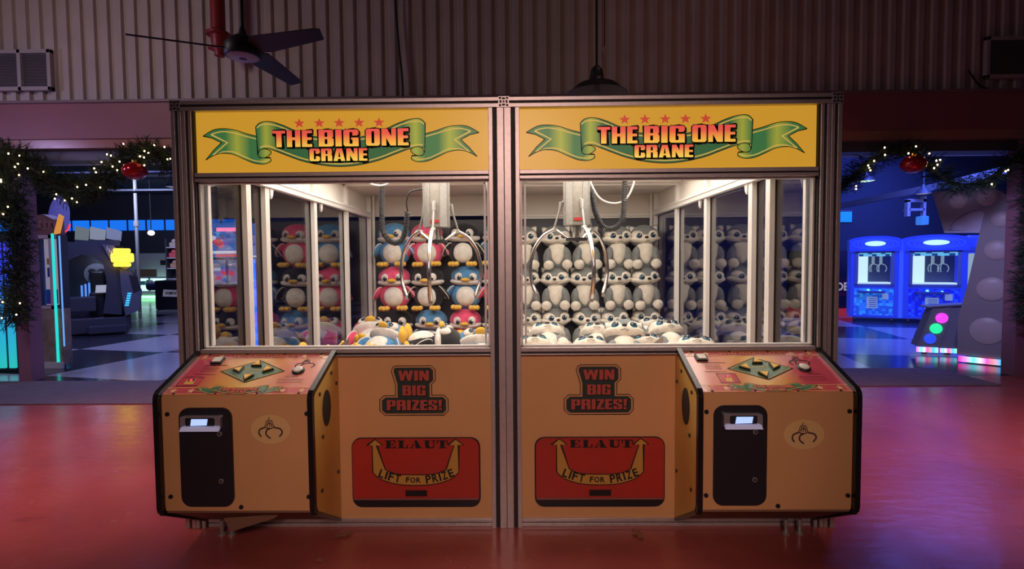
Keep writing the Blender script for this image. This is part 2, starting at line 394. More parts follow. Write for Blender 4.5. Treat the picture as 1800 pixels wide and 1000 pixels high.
# far arcade walls
NAVY = mat('dark_navy_wall', (0.045, 0.045, 0.065), 0.7)
struct(MB().box(-30, 2, 26, 26.3, 0, 5.2).build('wall_far', NAVY))
struct(MB().box(2, 24, 18, 18.3, 0, 5.2).build('wall_partition', mat('blue_grey_wall', (0.10, 0.11, 0.16), 0.7)))
struct(MB().box(1.8, 2.0, 18, 26, 0, 5.2).build('wall_return', NAVY))
struct(MB().box(-30.2, -30, WY, 30, 0, 5.2).build('wall_left', NAVY))
struct(MB().box(24, 24.2, WY, 30, 0, 5.2).build('wall_right', NAVY))
DUSK = mat('evening_blue_glass', (0.02, 0.05, 0.2), 0.2, emit=1.0, ecol=(0.01, 0.17, 0.85))
WFR = mat('window_frame_dark', (0.03, 0.03, 0.05), 0.5)
for i in range(13):
    x0 = -26.5 + i*0.96
    wn = MB().m(0).box(x0, x0+0.84, 25.96, 26.0, 3.40, 3.92).build('window_%d' % (i+1), [DUSK]); struct(wn)
MAT_ = mat('grey_walk_off_mat', (0.20, 0.16, 0.17), 0.95, bump=0.6, bscale=220, vary=0.12)
tag(MB((-4.5, 6.5, 0)).box(-9.5, -2.05, 5.88, 7.06, 0.0, 0.012, 0.004).build('floor_mat', MAT_), 'grey walk-off mat lying across the left doorway', 'floor mat')
tag(MB((4.5, 7.0, 0)).box(2.05, 6.25, 6.55, 7.62, 0.0, 0.012, 0.004).build('floor_mat', MAT_), 'grey walk-off mat lying across the right doorway', 'floor mat')

# ------------------------------------------------------------------ crane machines
YF, YB = 3.1, 6.75
HY = (0.62, 0.29, 0.02)
HEADY = mat('backlit_yellow_acrylic', (0.30, 0.15, 0.01), 0.35, emit=0.78, ecol=(0.66, 0.335, 0.03), vary=0.0)
HSTAR = mat('backlit_red_star', (0.3, 0.05, 0.02), 0.4, emit=0.7, ecol=(0.64, 0.07, 0.035))
HINK = mat('sign_black_ink', (0.01, 0.012, 0.01), 0.5)
HLINE = mat('backlit_yellow_stripe', (0.3, 0.2, 0.04), 0.4, emit=0.7, ecol=(0.78, 0.50, 0.10))
LAMPW = mat('ceiling_light_diffuser', (0.9, 0.9, 0.88), 0.5, emit=4.7, ecol=(1.0, 0.895, 0.755))
GRN = (0.045, 0.17, 0.055); GRL = (0.34, 0.38, 0.05)

def ribbon_art(mb, fx, M, d, k=1.0, mi=(0, 1, 2)):
    """banner ribbon; fx maps sign pixels to sign plane; material slots green, black, stripe"""
    g, blk, st = mi
    top_tail = bez([(455, 200), (400, 185), (340, 165), (285, 157), (230, 163), (172, 196)])
    low_tail = bez([(183, 327), (225, 303), (270, 291), (330, 298), (390, 326), (440, 347), (490, 352), (526, 338), (524, 318)])
    tail = top_tail + [(220, 208), (268, 234), (225, 275)] + low_tail + [(470, 318), (458, 300)]
    st1 = bez([(455, 215), (400, 200), (340, 182), (285, 173), (245, 178), (215, 188)]); st1 = st1 + [(300, 233), (222, 300)]
    st1 += bez([(262, 284), (330, 284), (390, 312), (440, 333), (490, 338), (522, 326)])[2:]
    ctop = bez([(452, 150), (478, 126), (530, 122), (590, 140), (660, 172), (760, 205), (895, 217), (1030, 205), (1130, 170), (1200, 138), (1262, 118), (1315, 116), (1342, 140)])
    cbot = bez([(1338, 272), (1300, 270), (1250, 280), (1180, 306), (1090, 340), (990, 362), (897, 370), (800, 362), (700, 340), (620, 310), (560, 285), (515, 268), (480, 272), (460, 295)])
    curl = bez([(460, 298), (470, 276), (500, 270), (528, 282), (526, 300), (495, 318), (466, 314), (460, 298)], 4)
    sc = abs(fx((1, 0))[0]-fx((0, 0))[0])
    mir = lambda P: [(1794-x, y-3) for x, y in P]
    for P in (tail, mir(tail)):
        Q = [fx(p) for p in P]; mb.m(g).flat(Q, d, M); mb.m(blk).stroke(Q, 4*sc*k, d+0.0004, M, True)
    for P in (st1, mir(st1)): mb.m(st).stroke([fx(p) for p in P], 5.5*sc*k, d+0.0003, M)
    Q = [fx(p) for p in ctop+cbot]; mb.m(g).flat(Q, d+0.0006, M); mb.m(blk).stroke(Q, 4*sc*k, d+0.001, M, True)
    mb.m(st).stroke([fx((x, y+14)) for x, y in ctop[3:-3]], 6*sc*k, d+0.0008, M)
    mb.m(st).stroke([fx((x, y-14)) for x, y in cbot[3:-6]], 6*sc*k, d+0.0008, M)
    for P in (curl, mir(curl)):
        Q = [fx(p) for p in P[:-1]]; mb.m(g).flat(Q, d+0.0012, M); mb.m(blk).stroke(Q, 4*sc*k, d+0.0014, M, True)

def claw_emblem(mb, cx, cz, h, d, M):
    """line drawing of a claw: ornate body and three curved fingers"""
    s_ = h
    for k in range(5):
        mb.stroke([(cx+(-.22+.11*k)*s_, cz+.02*s_), (cx+(-.16+.08*k)*s_, cz+.22*s_), (cx+(-.10+.05*k)*s_, cz+.36*s_)], .035*s_, d, M)
    mb.stroke([(cx-.24*s_, cz+.06*s_), (cx-.1*s_, cz-.04*s_), (cx+.1*s_, cz-.04*s_), (cx+.24*s_, cz+.06*s_)], .05*s_, d, M)
    mb.stroke([(cx, cz+.3*s_), (cx-.03*s_, cz+.42*s_), (cx+.02*s_, cz+.5*s_)], .03*s_, d, M)
    mb.stroke(bez([(cx-.15*s_, cz+.1*s_), (cx, cz+.2*s_), (cx+.15*s_, cz+.1*s_)], 4), .04*s_, d, M)
    mb.stroke(bez([(cx-.22*s_, cz), (cx-.44*s_, cz-.08*s_), (cx-.50*s_, cz-.26*s_), (cx-.40*s_, cz-.44*s_)], 5), .075*s_, d, M)
    mb.stroke(bez([(cx+.02*s_, cz-.04*s_), (cx-.14*s_, cz-.14*s_), (cx-.16*s_, cz-.34*s_), (cx+.04*s_, cz-.52*s_)], 5), .075*s_, d, M)
    mb.stroke(bez([(cx+.22*s_, cz), (cx+.50*s_, cz-.06*s_), (cx+.60*s_, cz-.24*s_), (cx+.46*s_, cz-.44*s_)], 5), .075*s_, d, M)

def slotted(mb, x0, x1, y0, y1, z0, z1, axis, strips):
    """aluminium extrusion: dark core plus raised strips; strips = list of (a,b) fractions across"""
    mb.m(1)
    if axis == 'z': mb.box(x0+.002, x1-.002, y0+.012, y1, z0, z1)
    else: mb.box(x0, x1, y0+.012, y1, z0+.002, z1-.002)
    mb.m(0)
    for a, b in strips:
        if axis == 'z':
            w = x1-x0; mb.box(x0+a*w, x0+b*w, y0, y1-.005, z0, z1, 0.002)
        else:
            w = z1-z0; mb.box(x0, x1, y0, y1-.005, z0+a*w, z0+b*w, 0.002)
    return mb

def machine(s, name, label):
    org = (s*1.0, YF, 0)
    root = thing(name, label, 'crane machine', org)
    N = lambda: MB(org)
    X = lambda v: s*v                                             # outward coordinate
    # -- posts
    P5 = [(0, .19), (.315, .475), (.50, .665), (.785, .93)]
    a, b = sorted((X(1.99), X(1.858)))
    st = P5 if s < 0 else [(1-q, 1-p) for p, q in P5]
    slotted(N(), a, b, YF-.03, YF+.10, 0, 2.545, 'z', st).build('post', [ALU, GROOVE], root)
    a, b = sorted((X(.001), X(.092)))
    P3 = [(0.0, .45), (.72, 1)] if s > 0 else [(0, .28), (.55, 1)]
    slotted(N(), a, b, YF-.03, YF+.10, 0, 2.545, 'z', P3).build('post', [ALU, GROOVE], root)
    # -- rails
    a, b = sorted((X(.001), X(1.99)))
    slotted(N(), a, b, YF-.032, YF+.10, 2.545, 2.605, 'x', [(0, .4), (.62, 1)]).build('top_rail', [ALU, GROOVE], root)
    a, b = sorted((X(.092), X(1.858)))
    slotted(N(), a, b, YF-.028, YF+.08, 2.126, 2.178, 'x', [(0, .36), (.54, 1)]).build('header_rail', [ALU, GROOVE], root)
    slotted(N(), a, b, YF-.028, YF+.08, 1.066, 1.112, 'x', [(.0, .18), (.46, 1)]).build('sill_rail', [ALU, GROOVE], root)
    slotted(N(), a, b, YF-.01, YF+.08, 0.0, 0.05, 'x', [(.0, .42), (.56, 1)]).build('base_rail', [ALU, GROOVE], root)
    # corner end caps (crossed extrusion ends); the middle cap is shared half and half
    for cx in (X(1.958), 0.0):
        mb = N(); M = front(YF-.034); mid = cx == 0.0
        lim = (lambda v: v) if not mid else (lambda v: max(v, 0.0) if s > 0 else min(v, 0.0))
        mb.m(0).box(lim(cx-.032), lim(cx+.032), YF-.036, YF-.03, 2.545, 2.607)
        mb.m(1)
        for dx in (-1, 0, 1):
            for dz in (-1, 0, 1):
                if mid and dx*s < 0: continue
                if (dx, dz) == (0, 0): hw_, hh_ = .006, .006
                elif dx*dz: hw_, hh_ = .007, .006
                else: hw_, hh_ = (.006, .009) if dx else (.010, .006)
                k_ = .021 if dx*dz else .018
                mb.flat([(lim(cx+dx*k_+u*hw_), 2.576+dz*k_+v*hh_) for u, v in ((-1, -.6), (-.6, -1), (.6, -1), (1, -.6), (1, .6), (.6, 1), (-.6, 1), (-1, .6))], .003, M)
        mb.build('corner_cap', [ALU, GROOVE], root)
    # -- header sign
    x0, x1 = (-1.856, -.094) if s < 0 else (.092, 1.856)
    z0, z1 = 2.180, 2.543
    hs = N().box(x0, x1, YF, YF+.06, z0, z1).build('header_sign', HEADY, root)
    hx = lambda u: (x0+(u[0]-136)/1534*(x1-x0), z1-(u[1]-68)/332*(z1-z0))
    lx = lambda f: f
    grn = gradmat('backlit_green_ribbon_%s' % ('l' if s < 0 else 'r'), 'X', x0-org[0], x1-org[0],
                  [(0, GRN), (.10, GRN), (.14, GRL), (.185, GRN), (.215, GRN), (.24, GRL), (.28, (.03, .12, .045)), (.5, (.045, .13, .05)), (.71, (.03, .12, .045)), (.752, GRL), (.785, GRN), (.83, GRN), (.868, GRL), (.92, GRN), (1, GRN)], 0.4, 0.75)
    M = front(YF)
    mb = N(); ribbon_art(mb, hx, M, .0012); mb.m(3)
    for k in range(5): mb.star((hx((682+k*104.5, 133))), 31*(x1-x0)/1534, .0014, M, 29*(z1-z0)/332)
    mb.build('ribbon_print', [grn, HINK, HLINE, HSTAR], hs)
    L1 = gradmat('backlit_letter_upper', 'Z', 2.335, 2.432, [(0, (.80, .50, .07)), (.35, (.78, .30, .05)), (.7, (.72, .10, .06)), (1, (.70, .08, .06))], 0.4, 0.85)
    L2 = gradmat('backlit_letter_lower', 'Z', 2.245, 2.325, [(0, (.82, .62, .10)), (.4, (.80, .40, .06)), (.8, (.72, .12, .06)), (1, (.70, .08, .06))], 0.4, 0.85)
    mb = N()
    for mi, word, u0, u1, v0, v1 in ((0, 'THE', 540, 748, 172, 262), (0, 'BIG', 782, 992, 170, 261), (0, 'ONE', 1030, 1254, 167, 259), (1, 'CRANE', 732, 1036, 272, 340)):
        (ax, az), (bx_, bz) = hx((u0, v1)), hx((u1, v0)); cx, cz, wd, ht = (ax+bx_)/2, (az+bz)/2, bx_-ax, bz-az
        for gx, gz in ((.006, -.0075), (.003, -.004), (0, 0)):
            block_text(mb.m(2), word, cx, cz, wd, ht, .0034, M, .0055, gx, gz)
        block_text(mb.m(mi), word, cx, cz, wd, ht, .0044, M)
    mb.build('lettering', [L1, L2, HINK], hs)
    # -- window
    a, b = sorted((X(.0935), X(1.857)))
    N().box(a+.01, b-.01, YF+.02, YF+.028, 1.118, 2.122).build('window_pane', GLASS, root)
    mb = N()
    for q in ((a, a+.012, 1.112, 2.126), (b-.012, b, 1.112, 2.126), (a, b, 1.112, 1.124), (a, b, 2.116, 2.126)): mb.box(q[0], q[1], YF+.005, YF+.04, q[2], q[3], .002)
    i0, i1 = a+.024, b-.024
    for q in ((i0, i0+.012, 1.124, 2.116), (i1-.012, i1, 1.124, 2.116)): mb.box(q[0], q[1], YF+.04, YF+.07, q[2], q[3], .002)
    mb.build('window_trim', ALUW, root)
    # -- lower front panel and sticker
    fp = N().box(min(a, b)-.006, max(a, b)+.006, YF+.004, YF+.02, .05, 1.068).build('front_panel', YEL, root)
    M = front(YF+.004)
    if s < 0: cx, lx0, lx1 = -.5675, -.957, -.163
    else: cx, lx0, lx1 = .5650, .171, .969
    z_ = lambda px: 1.0-(px-75)/840*.31
    wx = lambda px: cx+(px-618)/1100*.424
    A = [(330, 75), (900, 75), (965, 140), (965, 320), (905, 385), (905, 570), (1100, 570), (1165, 640), (1165, 830), (1100, 905), (150, 905), (70, 830), (70, 640), (140, 575), (325, 575), (325, 385), (262, 160), (290, 95)]
    mb = N()
    Aw = [(wx(x), z_(y)) for x, y in A]
    cxm, czm = cx, .845
    mb.m(0).flat(Aw, .001, M); mb.m(1).stroke(Aw, .0045, .0014, M, True)
    In = lambda f: [(cxm+(x-cxm)*f, czm+(z-czm)*f) for x, z in Aw]
    B = [(335, 105), (880, 105), (930, 150), (930, 320), (870, 375), (870, 600), (1080, 600), (1130, 650), (1130, 820), (1080, 875), (165, 875), (105, 820), (105, 655), (165, 605), (360, 605), (360, 385), (300, 165), (310, 120)]
    mb.m(2).flat([(wx(x), z_(y)) for x, y in B], .002, M)
    for word, x_0, x_1, y0, y1 in (('WIN', 375, 865, 155, 322), ('BIG', 438, 808, 402, 570), ('PRIZES!', 185, 1068, 648, 818)):
        ax, bx_ = wx(x_0), wx(x_1); az, bz = z_(y1), z_(y0)
        block_text(mb.m(1), word, (ax+bx_)/2, (az+bz)/2, bx_-ax, bz-az, .0026, M, .0018, .003, -.003)
        block_text(mb.m(3), word, (ax+bx_)/2, (az+bz)/2, bx_-ax, bz-az, .0032, M)
    mb.build('sticker', [mat('sticker_orange', (.66, .36, .15), .4), INK, mat('sticker_dark_green', (.035, .055, .05), .4), mat('sticker_red', (.52, .10, .075), .4)], fp)
    # -- prize door
    mb = N(); M = front(YF+.003)
    mb.m(1).prism(rrect(lx0, lx1, .120, .556, .06), -.001, .006, M)
    mb.m(0).prism([(x, max(z, .178)) for x, z in rrect(lx0+.008, lx1-.008, .128, .552, .055)], .006, .016, M)
    mb.m(2).box(lx0+.012, lx1-.012, YF-.022, YF-.010, .172, .182, .002)
    pd = mb.build('prize_door', [DOORRED, BLACK, mat('door_lip', (.30, .10, .09), .4)], root)
    mb = N(); cx = (lx0+lx1)/2; hw = .2475
    q = [(-hw-.018, .344), (-hw-.018, .512), (-hw-.05, .512), (-hw, .550), (-hw+.048, .512), (-hw+.010, .512), (-hw+.06, .362)]
    innr = bez([(-hw+.06, .362), (-.12, .334), (0, .328), (.12, .334), (hw-.06, .362)], 6)
    rgt = [(-x, z) for x, z in q][::-1]
    outr = bez([(hw+.018, .344), (hw-.03, .302), (.12, .270), (0, .262), (-.12, .270), (-hw+.03, .302), (-hw-.018, .344)], 6)
    Pq = [(cx+x, z) for x, z in q[:-1]+innr+rgt[1:]+outr[1:-1]]
    M = front(YF-.013)
    mb.m(0).flat(Pq, .0012, M); mb.m(1).stroke(Pq, .006, .0016, M, True)
    # LIFT FOR PRIZE along the curve
    CW = {'L': .78, 'I': .30, 'F': .80, 'T': .88, 'O': 1.05, 'R': .98, 'P': .90, 'Z': .92, 'E': .86}
    def arc(body, h, a0, a1):
        gap = .16; unit = (a1-a0)/(sum(CW[c] for c in body)+gap*(len(body)-1)); t = a0
        for ch in body:
            tc_ = t+CW[ch]*unit/2; mb.m(1).text(ch, cx+tc_, .295+.92*tc_*tc_, CW[ch]*unit, h, .002, M, .03, 0, math.atan(1.84*tc_)); t += (CW[ch]+gap)*unit
    arc('LIFT', .052, -.226, -.094); arc('FOR', .034, -.062, .030); arc('PRIZE', .052, .060, .232)
    # heavy slab-serif maker's name
    xx = cx-.186
    ez, eh = .494, .049
    dd = [.002]
    def blk(x0_, x1_, f0, f1): dd[0] += .00007; mb.m(1).flat([(xx+x0_, ez+f0*eh), (xx+x1_, ez+f0*eh), (xx+x1_, ez+f1*eh), (xx+x0_, ez+f1*eh)], dd[0], M)
    blk(0, .064, 0, .10); blk(0, .064, .9, 1); blk(.008, .034, 0, 1); blk(.034, .050, .45, .55); blk(.046, .050, .32, .68); blk(.058, .066, 0, .34); blk(.056, .064, .66, 1); xx += .078
    blk(0, .060, 0, .10); blk(0, .042, .9, 1); blk(.008, .034, 0, 1); blk(.054, .062, 0, .42); xx += .072
    for P in ([(.0, 0), (.026, 0), (.026, .1), (0, .1)], [(.034, 0), (.080, 0), (.080, .1), (.034, .1)], [(.008, .1), (.014, .1), (.036, 1), (.034, 1)], [(.040, .1), (.070, .1), (.046, 1), (.032, 1)], [(.018, .3), (.046, .3), (.046, .38), (.018, .38)]):
        dd[0] += .00007; mb.m(1).flat([(xx+x, ez+f*eh) for x, f in P], dd[0], M)
    xx += .088
    blk(0, .040, .9, 1); blk(.008, .032, .2, 1); blk(.048, .074, .9, 1); blk(.058, .064, .2, 1); blk(.014, .058, 0, .14); blk(.010, .036, .08, .3); blk(.054, .064, .1, .3); xx += .080
    blk(.0, .068, .9, 1); blk(.021, .047, 0, 1); blk(.010, .058, 0, .10); blk(0, .007, .55, 1); blk(.061, .068, .55, 1)
    mb.m(1).flat([(cx-.066, .193), (cx+.068, .193), (cx+.068, .232), (cx-.066, .232)], .0022, M)
    mb.build('door_print', [mat('door_yellow_print', (.60, .34, .07), .4), INK], pd)
    # -- cabinet sides, back, top, playfield
    XS = 1.88
    a, b = sorted((X(XS), X(1.96)))
    N().box(a, b, YF+.10, YB, .05, .52).build('side_panel', ALUW, root)
    N().box(a, b, YF+.10, YB, 2.285, 2.60).build('upper_side_panel', WHITEP, root)
    posts = [3.665, 3.94, 4.88, 5.80]
    edges = [YF+.10]+posts+[YB-.03]
    for y0, y1 in zip(edges, edges[1:]):
        N().box(X(XS+.010), X(XS+.016), y0+.02, y1-.02, .52, 2.285).build('side_window', GLASS_SIDE, root)
    for y in posts:
        mb = N(); mb.m(1).box(X(XS+.006), X(XS+.05), y-.03, y+.03, .5, 2.5); mb.m(0)
        for k in (-.032, -.010, .012): mb.box(X(XS-.035), X(XS+.004), y+k, y+k+.020, .5, 2.5, .003)
        mb.build('side_post', [ALUW, GROOVE], root)
    mb = N().box(X(XS-.05), X(XS+.004), YB-.10, YB-.03, .5, 2.5, .004); mb.box(X(XS-.09), X(XS-.06), YB-.07, YB-.03, .5, 2.5, .004); mb.build('back_post', ALUW, root)
    gr = N().box(X(XS-.055), X(XS-.002), YF+.12, YB-.03, 2.215, 2.29, .006)
    gr.box(X(XS-.062), X(XS-.05), YF+.12, YB-.03, 2.262, 2.275)
    gr.build('gantry_rail', ALUW, root)
    for y in (3.98, 5.0):
        mb = N(); mb.prism([(0, 0), (.055, 0), (.045, -.05), (.02, -.08), (.008, -.05)], -.008, .008, Matrix(((0, 0, 1, X(XS-.03)), (1, 0, 0, y), (0, 1, 0, 2.215), (0, 0, 0, 1))))
        mb.build('cable_clip', ALUW, root)
    a, b = sorted((0.0, X(1.96)))
    N().box(a, b, YB, YB+.04, .05, 2.19).build('back_panel', DARKP, root)
    N().box(a, b, YB, YB+.04, 2.24, 2.60).build('upper_back_panel', TAN, root)
    N().box(a, X(XS), YB-.05, YB, 2.215, 2.245, .004).box(a, X(XS), YB-.03, YB, 2.19, 2.218, .003).build('back_rail', ALUW, root)
    N().box(0, X(.03), YB-.03, YB, 2.245, 2.5, .004).build('back_mullion', ALUW, root)
    N().box(a, b, 5.80, YB+.04, 2.50, 2.54).build('ceiling_panel', TAN, root)
    mb = N().box(a, b, YF+.10, 5.80, 2.56, 2.60); mb.box(a, X(XS), 5.765, 5.83, 2.475, 2.53, .005); mb.box(a, X(XS), 5.70, 5.75, 2.50, 2.53, .004)
    mb.build('ceiling_frame', ALUW, root)
    la, lb = sorted((X(.16), X(1.74)))
    lp = N().box(la, lb, YF+.22, 5.52, 2.515, 2.53).build('light_panel', LAMPW, root)
    mb = N(); 
    for q in ((la-.03, la, YF+.19, 5.55), (lb, lb+.03, YF+.19, 5.55), (la, lb, 5.52, 5.55), (la, lb, YF+.19, YF+.22)): mb.box(q[0], q[1], q[2], q[3], 2.505, 2.54)
    mb.build('light_frame', mat('amber_plastic_edge', (.85, .42, .12), .4), lp)
    N().box(a, X(XS), YF+.10, YB, .40, PF).build('playfield', mat('white_playfield', (.75, .72, .68), .5), root)
    # -- control console
    f0, f1 = 1.882, 1.030                                          # outer, inner
    prof = [(3.098, 1.098), (3.07, 1.100), (2.715, .945), (2.70, .93), (2.694, .905), (2.694, .315), (2.70, .288), (2.718, .27), (3.098, .035)]
    MX = lambda x: Matrix(((0, 0, 1, x), (1, 0, 0, 0), (0, 1, 0, 0), (0, 0, 0, 1)))
    mb = N()
    a, b = sorted((X(f0-.02), X(f1+.02)))
    mb.m(0).box(a, b, 2.722, 2.738, .285, .925)
    mb.m(1).prism([(2.735, .285), (3.095, .06), (3.095, .045), (2.73, .27)], a, b, MX(0))
    mb.m(0).prism([(3.075, 1.083), (3.075, 1.066), (2.724, .908), (2.722, .925)], a, b, MX(0))
    con = mb.build('control_console', [YEL, mat('brown_board', (.22, .12, .07), .6)], root)
    for xo, sgn in ((f0, 1), (f1, -1)):
        x0_, x1_ = sorted((X(xo), X(xo-sgn*.02)))
        mb = N(); mb.m(0).prism(prof, x0_, x1_, MX(0)); mb.m(1)
        edge = prof[1:8]
        ex = (x0_-.004, x1_+.004)
        for k in range(len(edge)-1):
            (ya, za), (yb_, zb) = edge[k], edge[k+1]
            t = Vector((yb_-ya, zb-za)).normalized(); nn = Vector((t.y, -t.x))
            if nn.x > 0 and abs(nn.y) < .3: nn = -nn
            if nn.x > 0: nn = -nn
            mb.prism([(ya-nn.x*.022, za-nn.y*.022), (yb_-nn.x*.022, zb-nn.y*.022), (yb_+nn.x*.006, zb+nn.y*.006), (ya+nn.x*.006, za+nn.y*.006)], ex[0], ex[1], MX(0))
        (ya, za), (yb_, zb) = prof[7], prof[8]
        mb.prism([(ya-.004, za+.02), (yb_, zb+.016), (yb_, zb-.004), (ya-.008, za-.006)], ex[0], ex[1], MX(0))
        sp = mb.build('side_plate', [YEL2, RUBBER], con)
    # inner plate speaker + screws (inner face looks to the machine centre)
    xin = X(f1)-s*.0012
    mb = N(); mb.prism([(2.90+.062*math.cos(t*PI/14), .80+.105*math.sin(t*PI/14)) for t in range(28)], -.003, .001, MX(xin)); mb.build('speaker_grille', mat('speaker_mesh', (.02, .02, .025), .6, bump=.8, bscale=300), con)
    for y, z in ((2.80, .905), (2.98, .985), (3.06, .905), (2.83, .655), (3.06, .36), (2.80, .36)):
        N().cyl((xin-.004, y, z), (xin+.004, y, z), .011, seg=10).build('screw', BLACK, con)
    xw = (lambda v: v) if s < 0 else (lambda v: v)
    left = X(f0) if s < 0 else X(f1); wd = .852
    cx0, cx1 = left+.02, left+wd-.02
    for fx_, z in ((.06, .82), (.062, .364), (.515, .305), (.952, .82), (.952, .362)):
        x_ = left+fx_*wd; N().cyl((x_, 2.724, z), (x_, 2.716, z), .0135, .011, seg=12).build('screw', BLACK, con)
    # control panel artwork on the slope
    tv = Vector((0, .353, .158)); ln = tv.length; tv.normalize(); nv_ = Vector((1, 0, 0)).cross(tv)
    W = cx1-cx0
    MS = Matrix(((1, tv.x, nv_.x, cx0), (0, tv.y, nv_.y, 2.722), (0, tv.z, nv_.z, .9255), (0, 0, 0, 1)))
    U = lambda u, v: (u*W, (1-v)*ln)
    RD = (.60, .075, .12); OR = (.80, .33, .09); YE = (.84, .50, .10); PK = (.80, .27, .20)
    stops = [(0, RD), (.14, RD), (.30, OR), (.50, YE), (.62, OR), (.78, PK), (.95, PK), (1, RD)] if s < 0 else [(0, PK), (.18, PK), (.34, OR), (.48, YE), (.62, OR), (.74, RD), (1, RD)]
    art = gradmat('control_print_%s' % ('l' if s < 0 else 'r'), 'X', cx0-org[0], cx1-org[0], stops, .22, 0, 1.0)
    BAND = mat('control_red_band', (.64, .10, .12), .22, coat=1.0); CGR = mat('control_green', (.10, .22, .12), .22, coat=1.0); CYL = mat('control_yellow_line', (.82, .52, .12), .3)
    CST = mat('control_star', (.85, .55, .28), .3)
    CLT = mat('control_letter', (.72, .17, .09), .3)
    mb = N()
    mb.m(0).flat([U(0, 0), U(1, 0), U(1, 1), U(0, 1)], .001, MS)
    mb.m(1).flat([U(0, 0), U(1, 0), U(1, .13), U(0, .13)], .0016, MS); mb.flat([U(0, .85), U(1, .85), U(1, 1), U(0, 1)], .0016, MS)
    mb.m(2)
    for v in (.135, .845, .985, .012): mb.stroke([U(0, v), U(1, v)], .004, .002, MS)
    mb.m(3)
    for u in (.06, .18, .80, .93): mb.star(U(u, .072), .022, .0022, MS); mb.star(U(u, .915), .022, .0022, MS)
    mb.m(4)
    D = [U(.27, .46), U(.50, .19), U(.725, .46), U(.50, .73)]
    mb.flat(D, .002, MS); mb.m(5).stroke(D, .005, .0026, MS, True)
    D2 = [U(.29, .46), U(.50, .215), U(.705, .46), U(.50, .705)]; mb.m(2).stroke(D2, .003, .0028, MS, True)
    for wd_, u, v, w_, h_ in (('WIN', .335, .07, .11, .026), ('BIG', .475, .07, .09, .026), ('PRIZES!', .640, .07, .19, .026)):
        block_text(mb.m(5), wd_, *U(u, v), w_, h_, .0022, MS, .0015); block_text(mb.m(6), wd_, *U(u, v), w_, h_, .0028, MS)
    mb.m(2).text('Directional', *U(.495, .42), .10, .016, .0026, MS, .01); mb.text('Buttons', *U(.495, .50), .072, .014, .0026, MS, .01)
    mb.m(5).text('Claw Drop', *U(.80 if s < 0 else .84, .60), .075, .012, .0022, MS, .01)
    for k in range(3): mb.stroke([U(.72, .66+.04*k), U(.90, .66+.04*k)], .0022, .002, MS)
    mb.stroke([U(.11, .31), U(.28, .31)], .004, .002, MS)
    for k in range(4): mb.stroke([U(.12, .36+.035*k), U(.23, .36+.035*k)], .0022, .002, MS)
    mb.stroke([U(.10, .53), U(.25, .53)], .003, .002, MS)
    sq = (.045, .19, .60, .80) if s < 0 else (.17, .30, .58, .80)
    Q = [U(sq[0], sq[2]), U(sq[1], sq[2]), U(sq[1], sq[3]), U(sq[0], sq[3])]
    mb.m(1).flat(Q, .0018, MS); mb.m(5).stroke(Q, .003, .0024, MS, True)
    mb.m(2).flat([U(sq[0]+.045, sq[2]+.05), U(sq[1]-.045, sq[2]+.05), U(sq[1]-.04, sq[3]-.04), U(sq[0]+.04, sq[3]-.04)], .0022, MS)
    mb.m(5).flat([U(sq[0]+.05, sq[2]+.05), U(sq[1]-.05, sq[2]+.05), U(sq[1]-.05, sq[2]+.10), U(sq[0]+.05, sq[2]+.10)], .0026, MS)
    mb.m(5); q_ = U(.84 if s < 0 else .80, .26); claw_emblem(mb, q_[0], q_[1], .10, .0022, MS)
    # small ribbon
    rx = lambda p: ((.50*W+(p[0]-897)*.00034), (1-.905)*ln-(p[1]-245)*.00030)
    ribbon_art(mb, rx, MS, .0024, 1.6, (4, 5, 2))
    for wd_, u, v, w_, h_ in (('THE', .405, .895, .07, .022), ('BIG', .49, .895, .06, .022), ('ONE', .585, .895, .075, .022), ('CRANE', .50, .955, .11, .016)):
        block_text(mb.m(5), wd_, *U(u, v), w_, h_, .0042, MS, .0015); block_text(mb.m(6), wd_, *U(u, v), w_, h_, .0048, MS)
    mb.m(5)
    mb.build('control_print', [art, BAND, CYL, CST, CGR, INK, CLT], con)
    # buttons
    BTN = mat('amber_button', (.86, .50, .12), .25, emit=.12, ecol=(1, .55, .12)); BTW = mat('pale_button', (.80, .76, .66), .3)
    for u, v, rot in ((.50, .30, 0), (.395, .44, 90), (.60, .43, -90), (.495, .62, 180)):
        c = U(u, v); tri = []
        for k in range(3):
            an = math.radians(90+120*k+rot); tri.append((c[0]+.036*math.cos(an), c[1]+.036*math.sin(an)))
        tri2 = [(c[0]+(x-c[0])*.72, c[1]+(z-c[1])*.72) for x, z in tri]
        mb = N(); mb.m(0).prism(tri, .001, .012, MS); mb.m(1).prism(tri2, .012, .018, MS); mb.build('direction_button', [BLACK, BTN], con)
    u, v = (.185, .20) if s < 0 else (.125, .19); c = U(u, v)
    mb = N(); mb.m(0).prism(rrect(c[0]-.033, c[0]+.033, c[1]-.032, c[1]+.032, .006, 3), .001, .012, MS); mb.m(1).prism(rrect(c[0]-.024, c[0]+.024, c[1]-.022, c[1]+.022, .004, 3), .012, .018, MS)
    mb.build('start_button', [BLACK, BTW], con)
    c = U(.825 if s < 0 else .80, .46)
    mb = N(); MD = MS @ Matrix.Translation((c[0], c[1], 0)); mb.m(0).lathe([(.036, .0), (.036, .008), (.03, .014), (.027, .014)], M=MD); mb.m(1).lathe([(.027, .013), (.026, .018), (.015, .021), (0, .021)], M=MD)
    mb.build('drop_button', [BLACK, BTW], con)
    c = U((sq[0]+sq[1])/2, sq[2]+.08)
    N().lathe([(.007, 0), (.007, .006), (0, .009)], M=MS @ Matrix.Translation((c[0], c[1], 0)), seg=12).build('indicator_light', mat('red_led', (.8, .03, .05), .3, emit=1.5, ecol=(1, .05, .12)), con)
